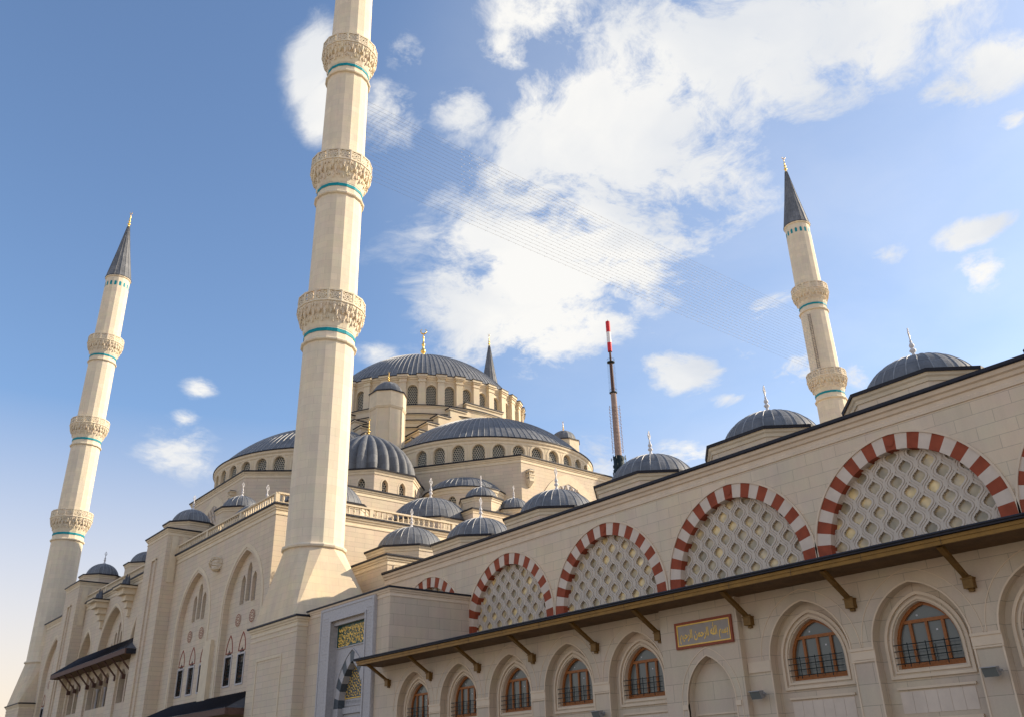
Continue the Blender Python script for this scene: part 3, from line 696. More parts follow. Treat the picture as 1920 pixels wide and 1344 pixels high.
    def birdhouse(F, u, z):
        b = MB()
        b.fbox(F, u - .38, u + .38, z - .75, z + .55, 0, .75, TRIM); b.fbox(F, u - .5, u + .5, z + .55, z + .68, 0, .9, TRIM); b.fbox(F, u - .42, u + .42, z + .68, z + .82, 0, .8, ROOF)
        b.fbox(F, u - .5, u + .5, z + .05, z + .12, 0, .82, TRIM)
        pr = [((-.38, .75), z - .75), ((-.28, .5), z - 1.1), ((-.12, .22), z - 1.5)]
        for k in range(2):
            (a, w0), z0 = pr[k]; (a2, w1), z1 = pr[k + 1]
            b.face([F(u + a, z0, w0), F(u - a, z0, w0), F(u - a2, z1, w1), F(u + a2, z1, w1)], TRIM)
            for s in (-1, 1): b.face([F(u + s * a, z0, w0), F(u + s * a, z0, 0), F(u + s * a2, z1, 0), F(u + s * a2, z1, w1)], TRIM)
        for du in (-.17, .17):
            for dz in (-.45, .2):
                b.fbox(F, u + du - .07, u + du + .07, z + dz, z + dz + .26, .74, .757, DARK)
        for dw in (.2, .5):
            for dz in (-.45, .2): b.fbox(F, u - .388, u - .37, z + dz, z + dz + .26, dw - .07, dw + .07, DARK)
        part("birdhouse", b, t, F(u, z, 0))
    birdhouse(Fx(-15.8), 38.0, 37.3); birdhouse(Fy(10.1), -45.2, 37.1); birdhouse(Fy(10.1), -59.2, 37.1)
    # ---- corner turrets with small ribbed domes
    for (x, y) in ((-34.7, 27.5), (-34.7, 62.5), (-69.7, 27.5), (-69.7, 62.5)):
        m = MB(); P = ngon(x, y, 2.35, 8, 0); m.prism(P, 38, 51.4, DRUM, DRUM, False)
        m.sweep(P, [(0, 50.0), (.1, 50.1), (.24, 50.4), (.16, 50.5), (.16, 52.55), (.26, 52.65)], [TRIM] * 5)
        m.sweep(P, [(.26, 52.62), (.32, 52.66), (.32, 52.8), (-.4, 52.9)], [LIP] * 3)
        for k in range(8):
            a = 2 * pi * (k + .5) / 8; rr = 2.35 / cos(pi / 8); m.lathe([(.13, 38), (.13, 50.0)], 8, TRIM, (x + (rr - .03) * cos(a), y + (rr - .03) * sin(a)))
        tr = part("turret", m, t, (x, y, 38))
        mm = MB(); mat = lead("lead_sheet_32", 32)
        rows = []
        for j in range(9):
            q = (pi / 2) * j / 8 * .98; row = []
            for k in range(32):
                a = 2 * pi * k / 32; base = cos(pi / 8) / cos(((a + pi / 8) % (pi / 4)) - pi / 8)
                r = 2.25 * cos(q) * base + (.05 if k % 4 == 0 else 0) * cos(q)
                row.append((x + r * cos(a + pi / 8 * 0), y + r * sin(a), 52.85 + 2.1 * sin(q)))
            rows.append(row)
        mm.grid(rows, mat, True, False); mm.face(rows[-1], mat)
        dd = part("turret_dome", mm, t, (x, y, 52.85)); finial_gold(dd, x, y, 54.9, .45)
    # ---- fluted dome on the corner octagon
    def fluted(x, y):
        m = MB(); P = ngon(x, y, 6.75, 8, 0); ops = []
        k8 = 6.75 * tan(pi / 8)
        for k in range(8):
            az = 2 * pi * k / 8; F = Fv(x + 6.75 * cos(az), y + 6.75 * sin(az), az)
            o2 = [opening(s * 1.25, .45, 32.5, 34.15, .75, 5) for s in (-1, 1)]
            wall(m, F, -k8, k8, 31.2, 36.0, o2, BLOCK, .45); 
            for o in o2: band(m, F, o, .0, .18, 0, .03, TRIM)
            ops += [(F, o) for o in o2]
        small_cornice(m, P, 36.0, 1.5); m.face([(p[0], p[1], 36.0) for p in P], ROOF)
        d = part("octagon_drum", m, t, (x, y, 31.2))
        for F, o in ops: arched_window(d, F, o, .45)
        mm = MB(); mat = lead("lead_sheet_24", 24); nl = 24; rows = []; R = 6.0; H = 6.9
        for j in range(23):
            f = j / 22; row = []
            PR = [(0, 1), (.15, .995), (.3, .965), (.45, .895), (.6, .775), (.75, .585), (.87, .36), (.95, .17), (1, .07)]
            for (fa, ra), (fb, rb) in zip(PR[:-1], PR[1:]):
                if fa <= f <= fb: r0 = R * (ra + (rb - ra) * (f - fa) / (fb - fa))
            zz = 36.15 + H * f
            for i in range(nl * 6):
                ph = (i % 6) / 6; lobe = abs(sin(pi * ph)) ** .7; a = 2 * pi * i / (nl * 6)
                r = r0 * (1 + (lobe - .6) * .15); row.append((x + r * cos(a), y + r * sin(a), zz))
            rows.append(row)
        mm.grid(rows, mat, True, True); mm.face(rows[-1], mat)
        dd = part("fluted_dome", mm, t, (x, y, 36.1)); 
        g = MB(); g.lathe([(.75, 42.75), (.6, 43.0), (.25, 43.15)], 16, GOLD, (x, y)); part("finial_base", g, dd, (x, y, 42.7))
        finial_gold(dd, x, y, 43.05, .55)
    fluted(-27.8, 20.6); fluted(-76.6, 20.6)
    m = MB()
    P = [(-34, 9.2), (-16.0, 9.2), (-16.0, 22.8), (-22, 28.5), (-36, 28), (-37, 14)]
    m.prism(P, 24.5, 31.3, BLOCK, ROOF, False); cornice(m, P, 31.4, .85)
    part("corner_block", m, t, (-27, 18, 24.5)); m = MB(); P = [(-86, 9.2), (-70.4, 9.2), (-67.4, 14), (-68.4, 28), (-82.4, 28.5), (-86, 22.8)]
    m.prism(P, 24.5, 31.3, BLOCK, ROOF, False); cornice(m, P, 31.4, .85)
    part("corner_block", m, t, (-77, 18, 24.5))
    # ---- low half domes nested in the chamfers
    cx, cy = -22.2, 32.3
    m = MB(); a0 = radians(-54) - pi / 2; a1 = a0 + pi; F = Fc(cx, cy, 5.3, radians(-54))
    o3 = [opening(u, .55, 31.6, 33.1, .7, 5) for u in (-5.2, -2.6, 0, 2.6, 5.2)]
    wall(m, F, -8.6, 8.6, 27, 34.9, o3, BLOCK, .35, step=.8)
    m.lathe([(5.3, 34.1), (5.36, 34.15), (5.4, 34.5), (5.5, 34.6), (5.55, 34.9)], 32, TRIM, (cx, cy), a0, a1, smooth=False)
    m.lathe([(5.55, 34.88), (5.65, 34.9), (5.65, 35.02), (5.0, 35.1)], 32, LIP, (cx, cy), a0, a1, smooth=False)
    ex = part("exedra", m, t, (cx, cy, 27))
    for o in o3: arched_window(ex, F, o, .35)
    dome(t, cx, cy, 35.05, 5.2, 2.4, 40, name="exedra_dome", rows=12, rib=.045, fin=None, a0=a0 - .1, a1=a1 + .1)
    # ---- outer block of the hall
    m = MB(); X0, X1, Y0, Y1, ZT = -89.2, -6.2, -1.0, 91.0, 25.0
    F = Fy(Y0)
    bays = [(-31.5, -18.15, -24.3, 4.15), (-18.15, X1, -12.1, 4.15), (-86.0, -72.9, -80.1, 4.15)]
    lows = []
    # plain lower and upper walls with pointed recesses
    big = [opening(c, a, .2, 16.4, 5.5, 12) for (_, _, c, a) in bays]
    cen = [opening(DX, 4.9, 15.0, 16.5, 6.0, 12), opening(-63.1, 2.8, 15.0, 16.4, 4.3, 10), opening(-41.3, 2.8, 15.0, 16.4, 4.3, 10)]
    wall(m, F, X0, -72.9, 0, ZT, [big[2]], BLOCK, .55); wall(m, F, -31.5, X1, 0, ZT, big[:2], BLOCK, .55)
    wall(m, F, -66.5, -38, 15, ZT, cen, BLOCK, .9); wall(m, Fy(3.5), -66.5, -38, 0, 15, [], BLOCK, .5); m.face([(-66.5, -1, 15), (-38, -1, 15), (-38, 3.5, 15), (-66.5, 3.5, 15)], BLOCK)
    for o in big: band(m, F, o, .25, .62, 0, .05, TRIM)
    for o in cen: band(m, F, o, .15, .45, 0, .05, TRIM)
    m.face([(X1, Y0, 0), (X1, Y1, 0), (X1, Y1, ZT), (X1, Y0, ZT)], BLOCK)
    m.face([(X0, Y0, 0), (X0, Y1, 0), (X0, Y1, ZT), (X0, Y0, ZT)], BLOCK); m.face([(X0, Y1, 0), (X1, Y1, 0), (X1, Y1, ZT), (X0, Y1, ZT)], BLOCK)
    m.face([(X0, Y0, ZT - .05), (X1, Y0, ZT - .05), (X1, Y1, ZT - .05), (X0, Y1, ZT - .05)], ROOF)
    # recess back walls with their openings
    for o in big:
        Fb = Fy(Y0 + .55); c = o['c']
        lw = [opening(c + d, .68, 9.9, 12.4, .001, 1) for d in (-2.9, 0, 2.9)]
        wall(m, Fb, c - 4.6, c + 4.6, 0, 15.0, lw, BLOCK, .3, MARB)
        tr = [opening(c - 1.25, .46, 17.0, 19.0, .75, 5), opening(c, .50, 17.15, 19.9, .95, 5), opening(c + 1.25, .46, 17.0, 19.0, .75, 5)]
        wall(m, Fb, c - 4.6, c + 4.6, 15.0, 22.4, tr, BLOCK, .35)
        lows.append((Fb, lw, tr, c))
    for o, mode in ((cen[0], 5), (cen[1], 3), (cen[2], 3)):
        Fb = Fy(Y0 + .9); c = o['c']
        if mode == 5: tr = [opening(c + d, .40, 16.2, zs, .7, 5) for d, zs in ((-2.3, 17.6), (-1.15, 18.9), (0, 20.0), (1.15, 18.9), (2.3, 17.6))]
        else: tr = [opening(c + d, .30, 16.2, zs, .55, 5) for d, zs in ((-.95, 17.5), (0, 18.6), (.95, 17.5))]
        wall(m, Fb, c - 5.2 if mode == 5 else c - 3, c + 5.2 if mode == 5 else c + 3, 15, 22.8, tr, BLOCK, .3)
        lows.append((Fb, [], tr, c))
    cornice(m, [(X0, Y0), (-72.9, Y0)], ZT, 1, False); cornice(m, [(-66.2, Y0), (-38.2, Y0)], ZT, 1, False)
    cornice(m, [(-31.5, Y0), (X1, Y0), (X1, Y1)], ZT, 1, False)
    ow = part("outer_wall", m, t, (DX, Y0, 0))
    for (Fb, lw, tr, c) in lows:
        for o in tr: arched_window(ow, Fb, o, .33, "lancet_window", PIERS)
        for o in lw:
            b = MB(); u = o['c']; a = o['a']
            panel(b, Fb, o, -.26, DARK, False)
            for (x0, x1, z0, z1, w0, w1, mt) in ((-a - .17, -a, 9.75, 12.57, -.1, .06, MARB), (a, a + .17, 9.75, 12.57, -.1, .06, MARB), (-a, a, 9.73, 9.9, -.1, .06, MARB), (-a, a, 12.4, 12.57, -.1, .06, MARB), (-a, -a + .08, 9.9, 12.4, -.24, -.14, WOOD), (a - .08, a, 9.9, 12.4, -.24, -.14, WOOD), (-a + .08, a - .08, 10.45, 10.6, -.24, -.15, WOOD)):
                b.fbox(Fb, u + x0, u + x1, z0, z1, w0, w1, mt)
            for k in range(5):
                x = -a + .22 * (k + .7); b.fbox(Fb, u + x - .02, u + x + .02, 9.9, 12.4, -.1, -.06, IRON)
            for k in range(9): b.fbox(Fb, u - a, u + a, 10.05 + k * .28, 10.09 + k * .28, -.095, -.065, IRON)
            for k in range(3): b.fbox(Fb, u - a + .1 + k * .42, u - a + .4 + k * .42, 11.75, 12.3, -.255, -.24, LAT)
            oo = opening(u, a, 12.75, 12.75, 1.55, 7); band(b, Fb, oo, .0, .09, 0, .04, REDP); b.fbox(Fb, u - a - .09, u + a + .09, 12.72, 12.80, 0, .04, REDP)
            part("barred_window", b, ow, Fb(u, 9.9, 0))
    # medallions
    for (Fb, lw, tr, c) in lows[:3]:
        for d in (-1.55, 1.55):
            b = MB(); u = c + d; z = 15.6
            for (r0, r1, w, mt) in ((0, .62, .03, TRIM), (.50, .57, .05, REDP), (.26, .32, .05, REDP), (.02, .10, .05, REDP)):
                pts = [2 * pi * k / 20 for k in range(21)]
                for p, q in zip(pts[:-1], pts[1:]): b.face([Fb(u + r0 * cos(p), z + r0 * sin(p), w), Fb(u + r1 * cos(p), z + r1 * sin(p), w), Fb(u + r1 * cos(q), z + r1 * sin(q), w), Fb(u + r0 * cos(q), z + r0 * sin(q), w)], mt)
            for k in range(12):
                p = 2 * pi * k / 12; q = p + .12; b.face([Fb(u + .32 * cos(p), z + .32 * sin(p), .05), Fb(u + .50 * cos(p + .25), z + .5 * sin(p + .25), .05), Fb(u + .50 * cos(q + .25), z + .5 * sin(q + .25), .05), Fb(u + .32 * cos(q), z + .32 * sin(q), .05)], REDP)
            part("medallion", b, t, Fb(u, z, 0))
    b = MB(); b.fbox(Fy(Y0), -19.3, -17.5, 8, 13.9, 0, .4, TRIM); b.fbox(Fy(Y0), -19.1, -17.7, 13.9, 14.3, 0, .3, TRIM); part('wall_pier', b, t, (-18.4, Y0, 8))
    b = MB(); c = Vector((-18.6, Y0 - .35, 21.7))                      # openwork sphere ornament between the arches
    for (ax, ay) in ((0, 0), (pi / 2, .4), (pi / 2, 1.5), (1.0, .9), (2.1, .7)):
        q = Matrix.Rotation(ay, 3, 'Z') @ Matrix.Rotation(ax, 3, 'X')
        b.tube([c + q @ Vector((.72 * cos(k * pi / 10), .72 * sin(k * pi / 10), 0)) for k in range(21)], .05, TRIM, 4)
    b.lathe([(.05, 20.9), (.45, 21.2), (.3, 21.0)], 10, TRIM, (c.x, c.y)); part("openwork_sphere", b, t, c)
    # ---- buttress towers with slots
    for x0, x1 in ((-38.2, -31.4), (-73.0, -66.2)):
        m = MB(); P = rect(x0, x1, -2.4, 7.0); m.prism(P, 0, 28.0, BLOCK, ROOF, False); cornice(m, P, 28.0, .8)
        m2 = MB(); F = Fy(-2.4)
        for s in (x0 + 2.9, ): m.fbox(F, s, s + 1.15, .5, 24.9, 0, .004, DARK if False else LOW); m.fbox(F, s - .15, s, 0, 25.0, 0, .16, BLOCK); m.fbox(F, s + 1.15, s + 1.3, 0, 25.0, 0, .16, BLOCK); m.fbox(F, s - .15, s + 1.3, 24.9, 25.15, 0, .2, TRIM)
        Fq = Fx(x1); m.fbox(Fq, -1.9, -1.2, 22, 27.2, -.02, .10, TRIM); m.fbox(Fq, -.7, -.1, 22, 27.2, -.02, .10, TRIM)
        part("buttress", m, t, (x0, -2.4, 0))
        octo_dome(t, (x0 + x1) / 2 - .1, 1.2, 29.4, 2.65, 28.0, 2.25, 1.95, 24, fs=.75)
    # ---- balustrades
    def balustrade(name, a, b, z=25.12, h=1.0, sp=.53):
        m = MB(); a = Vector(a).to_3d(); b = Vector(b).to_3d(); d = (b - a); L = d.length; d.normalize(); nrm = Vector((d.y, -d.x, 0)); az = atan2(nrm.y, nrm.x)
        F = lambda u, zz, w: (a.x + d.x * u + nrm.x * w, a.y + d.y * u + nrm.y * w, zz)
        m.fbox(F, 0, L, z, z + .10, -.16, .16, TRIM); m.fbox(F, 0, L, z + h - .16, z + h, -.16, .16, TRIM)
        k = int(L / sp)
        for i in range(k + 1):
            u = i * L / k
            if i % 16 == 0:
                m.fbox(F, u - .2, u + .2, z, z + h - .1, -.14, .14, TRIM); continue
            p = F(u, 0, 0)
            m.lathe([(.10, z + .1), (.10, z + .17), (.06, z + .24), (.11, z + .42), (.10, z + .5), (.055, z + .68), (.085, z + .76), (.10, z + .84)], 6, TRIM, (p[0], p[1]))
        part(name, m, t, a + Vector((0, 0, z)))
    balustrade("balustrade", (-31.2, Y0 - .05), (X1 + .05, Y0 - .05)); balustrade("balustrade", (X1 + .05, Y0 - .05), (X1 + .05, 44), sp=.62)
    balustrade("balustrade", (-66.1, Y0 - .05), (-38.3, Y0 - .05))
    # ---- terrace domes
    octo_dome(t, -13.1, 7.2, 27.0, 4.7, 25, 4.25, 3.3, 32, fs=.9); octo_dome(t, -12.6, 20.4, 27.0, 5.1, 25, 4.75, 3.4, 36, fs=1.05)
    octo_dome(t, -21.6, 4.6, 27.0, 3.9, 25, 3.6, 2.5, 28, fs=.9)
    octo_dome(t, -27.2, 4.0, 29.8, 2.4, 25, 2.15, 1.8, 20, fs=.7)
    octo_dome(t, -9.9, 25.6, 30.4, 2.2, 28.2, 1.95, 1.6, 20, fs=.62, rot=radians(-31)); octo_dome(t, -8.3, 29.2, 29.2, 2.2, 25, 1.9, 1.7, 20, fs=.65)
    octo_dome(t, -60.4, 4.4, 29.8, 2.5, 25, 2.2, 1.9, 20, fs=.7)
    m = MB(); P = [(-12, 22.0), (-6.4, 21.8), (-6.4, 27), (-12, 28)]; m.prism(P, 25, 28.2, BLOCK, ROOF, False); small_cornice(m, P, 28.2, 1.1)
    part("terrace_block", m, t, (-9, 24, 25)); m = MB(); P = rect(-30.5, -24, 1.4, 7); m.prism(P, 25, 27.6, BLOCK, ROOF, False); small_cornice(m, P, 27.6, 1.1); part("terrace_block", m, t, (-27, 4, 25))
    # ---- consoles over the central arches
    for x in (-57.0, -46.0):
        b = MB(); F = Fy(Y0)
        for k, (hw, z0, z1, w) in enumerate(((1.5, 23.6, 23.85, 2.0), (1.15, 22.9, 23.6, 1.5), (.8, 22.2, 22.9, 1.0), (.5, 21.4, 22.2, .65), (.28, 20.4, 21.4, .35))):
            b.fbox(F, x - hw, x + hw, z0, z1, 0, w, TRIM)
        b.fbox(F, x - 1.6, x + 1.6, 23.85, 23.97, 0, 2.1, LIP)
        for dx, s in ((-1.0, .7), (0, 1.0), (1.0, .8)): b.lathe([(.33 * s, 23.97), (.30 * s, 24.3), (.16 * s, 24.9 * 1.0), (.02, 24.0 + 1.5 * s)], 8, ROOF, (x + dx, Y0 - 1.0), smooth=False)
        part("corbel_console", b, t, (x, Y0, 22))
    # ---- upper canopy and loggia
    b = MB(); x0, x1, yc = -67.9, -36.6, -5.0; zc = 15.0
    yc = -3.6
    T = [(x0 + 3.0, -1.1, 17.5), (x1 - 4.2, -1.1, 17.5)]; Bq = [(x0, yc, zc + .55), (x1, yc, zc + .55), (x1, -1.1, zc + .55), (x0, -1.1, zc + .55)]
    b.face([Bq[0], Bq[1], T[1], T[0]], ROOF); b.face([Bq[1], Bq[2], T[1]], ROOF); b.face([Bq[3], Bq[0], T[0]], ROOF)
    b.box(x0, x1, yc, yc + .15, zc, zc + .53, BRWN); b.box(x1 - .15, x1, yc + .16, -1.1, zc, zc + .53, LIP); b.box(x0, x0 + .15, yc + .16, -1.1, zc, zc + .53, BRWN)
    b.face([(x0, yc + .1, zc + .1), (x1, yc + .1, zc + .1), (x1, -1.1, zc + .1), (x0, -1.1, zc + .1)], SOFF)
    k = 46
    for i in range(k + 1):
        f = i / k; p = Vector(Bq[0]).lerp(Vector(Bq[1]), f); q = Vector(T[0]).lerp(Vector(T[1]), f); b.tube([p + Vector((0, -.0, .03)), q + Vector((0, -.03, .03))], .035, LIP, 4)
    cp = part("loggia_canopy", b, t, (DX, -1, 15))
    b = MB(); F = Fy(-1.5)
    for c0, hw, offs in ((-52.2, 4.7, ((-2.9, 1.25), (0, 1.5), (2.9, 1.25))), (-62.6, 2.9, ((-1.35, 1.15), (1.35, 1.15))), (-41.8, 2.9, ((-1.35, 1.15), (1.35, 1.15)))):
        ops = [opening(c0 + d, a, 10.4, 12.7, a * 1.25, 7) for d, a in offs]
        wall(b, F, c0 - hw, c0 + hw, 0, 15.05, ops, LOW, .8)
        for o in ops: b.fbox(F, o['c'] - o['a'], o['c'] + o['a'], 9.9, 10.42, -.3, -.1, MARB)
        for d1, d2 in zip(ops[:-1], ops[1:]):
            u = (d1['c'] + d1['a'] + d2['c'] - d2['a']) / 2; p = F(u, 0, -.4)
            b.lathe([(.22, 10.3), (.16, 10.45), (.15, 12.3), (.26, 12.6), (.28, 12.75)], 10, MARB, (p[0], p[1]))
    for u0, u1 in ((-66.2, -65.5), (-59.7, -56.9), (-47.5, -44.7), (-38.9, -38.0)): b.fbox(F, u0, u1, 0, 15.05, -1.5, .25, BLOCK)
    lo = part("loggia", b, t, (DX, -2.6, 0))
    for i in range(10):
        b = MB(); x = -65.0 + i * 2.85; b.tube([(x, -1.6, 13.2), (x, yc + .25, zc + .1)], .10, BRWN, 4); b.box(x - .16, x + .16, -1.9, -1.5, 12.9, 13.4, BRWN); part("canopy_strut", b, cp, (x, -2.6, 14))
    # ---- lower canopy
    b = MB(); x0, x1 = -26.5, -4.4
    T = [(x0, -1.05, 8.9), (x1 - 1.6, -1.05, 8.9)]; Bq = [(x0 - 1, -4.6, 7.25), (x1, -4.6, 7.25), (x1, -1.05, 7.25)]
    b.face([Bq[0], Bq[1], T[1], T[0]], ROOF); b.face([Bq[1], Bq[2], T[1]], ROOF); b.box(x0 - 1, x1, -4.6, -4.4, 6.75, 7.23, BRWN); b.box(x1 - .2, x1, -4.38, -1.05, 6.75, 7.23, BRWN)
    b.face([(x0 - 1, -4.5, 6.8), (x1, -4.5, 6.8), (x1, -1.05, 6.8), (x0 - 1, -1.05, 6.8)], SOFF)
    k = 40
    for i in range(k + 1):
        f = i / k; p = Vector(Bq[0]).lerp(Vector(Bq[1]), f); q = Vector(T[0]).lerp(Vector(T[1]), f); b.tube([p + Vector((0, 0, .03)), q + Vector((0, -.03, .03))], .035, LIP, 4)
    part("entrance_canopy", b, t, (-15, -1, 7))
build_hall()
#--PART3--

# ------------------------------------------------------------------ calligraphy
def stroke(mb, F, pts, w, mat, pen=.16, angle=radians(60)):
    """broad-nib stroke through plane points, width changing with direction"""
    P = []
    n = len(pts)
    for i in range(n - 1):                                             # Catmull-Rom
        p0, p1, p2, p3 = pts[max(i - 1, 0)], pts[i], pts[i + 1], pts[min(i + 2, n - 1)]
        for k in range(3):
            t = k / 3; P.append(tuple(.5 * ((2 * p1[j]) + (-p0[j] + p2[j]) * t + (2 * p0[j] - 5 * p1[j] + 4 * p2[j] - p3[j]) * t * t + (-p0[j] + 3 * p1[j] - 3 * p2[j] + p3[j]) * t ** 3) for j in (0, 1)))
    P.append(tuple(pts[-1])); L = []; Rr = []
    for i, p in enumerate(P):
        a = P[max(i - 1, 0)]; b = P[min(i + 1, len(P) - 1)]; d = atan2(b[1] - a[1], b[0] - a[0]); e = min(1, .35 + min(i, len(P) - 1 - i) / 2.5)
        h = pen * .5 * (.32 + .68 * abs(sin(d - angle))) * e
        L.append((p[0] - sin(d) * h, p[1] + cos(d) * h)); Rr.append((p[0] + sin(d) * h, p[1] - cos(d) * h))
    for i in range(len(P) - 1): mb.face([F(*Rr[i], w), F(*Rr[i + 1], w), F(*L[i + 1], w), F(*L[i], w)], mat)
def script_lines(mb, F, u0, u1, z0, z1, w, mat, seed, rows=2, s=.42, dens=1.0):
    rnd = random.Random(seed); k = 0
    for r in range(rows):
        zb = z0 + (z1 - z0) * (r + .28) / rows; u = u0 + .1; H = (z1 - z0) / rows
        while u < u1 - .12:
            ww = w + .0012 * (k % 5); k += 1
            c = rnd.choice("abcdefg"); q = s * rnd.uniform(.8, 1.15); 
            if c in "ab": pts = [(u, zb + H * .62), (u + .02, zb + H * .3), (u - .01, zb - .02)]; adv = .16
            elif c == "c": pts = [(u + q * .7, zb + q * .25), (u + q * .55, zb - q * .15), (u + q * .2, zb - q * .3), (u - q * .1, zb - q * .05), (u - q * .05, zb + q * .2)]; adv = q * .55
            elif c == "d": pts = [(u, zb + q * .5), (u + q * .4, zb + q * .6), (u + q * .5, zb + q * .35), (u + q * .15, zb + q * .05), (u - q * .1, zb - q * .35), (u + q * .3, zb - q * .55), (u + q * .7, zb - q * .4)]; adv = q * .6
            elif c == "e": pts = [(u, zb), (u + q * .15, zb + q * .3), (u + q * .3, zb), (u + q * .45, zb + q * .3), (u + q * .6, zb), (u + q * .8, zb - q * .1)]; adv = q * .7
            elif c == "f": pts = [(u + q * .1, zb + q * .1), (u + q * .3, zb + q * .35), (u + q * .5, zb + q * .1), (u + q * .3, zb - q * .05), (u + q * .1, zb + q * .1)]; adv = q * .45
            else: pts = [(u, zb + H * .5), (u + q * .3, zb + H * .15), (u + q * .6, zb + H * .05)]; adv = q * .5
            stroke(mb, F, pts, ww, mat, .075)
            if rnd.random() < .7:
                du, dz = u + rnd.uniform(0, .3), zb + rnd.choice((-1, 1)) * H * rnd.uniform(.22, .42); a = .028
                mb.face([F(du - a, dz, ww), F(du, dz - a, ww), F(du + a, dz, ww), F(du, dz + a, ww)], mat)
            u += adv / dens
def ray_text(body, F, u0, u1, z0, z1, w, mat, name, parent):
    c = bpy.data.curves.new("lettering", 'FONT'); c.body = body; c.offset = .022
    o = bpy.data.objects.new("lettering", c); COL.objects.link(o)
    me = o.evaluated_get(bpy.context.evaluated_depsgraph_get()).to_mesh()
    V = [(v.co.x, v.co.y) for v in me.vertices]; Fa = [tuple(p.vertices) for p in me.polygons]
    xs = [v[0] for v in V]; ys = [v[1] for v in V]; ax, bx, ay, by = min(xs), max(xs), min(ys), max(ys)
    mb = MB()
    for f in Fa: mb.face([F(u0 + (V[i][0] - ax) / (bx - ax) * (u1 - u0), z0 + (V[i][1] - ay) / (by - ay) * (z1 - z0), w) for i in f], mat)
    o.evaluated_get(bpy.context.evaluated_depsgraph_get()).to_mesh_clear(); bpy.data.objects.remove(o); bpy.data.curves.remove(c)
    return part(name, mb, parent, F((u0 + u1) / 2, (z0 + z1) / 2, w))

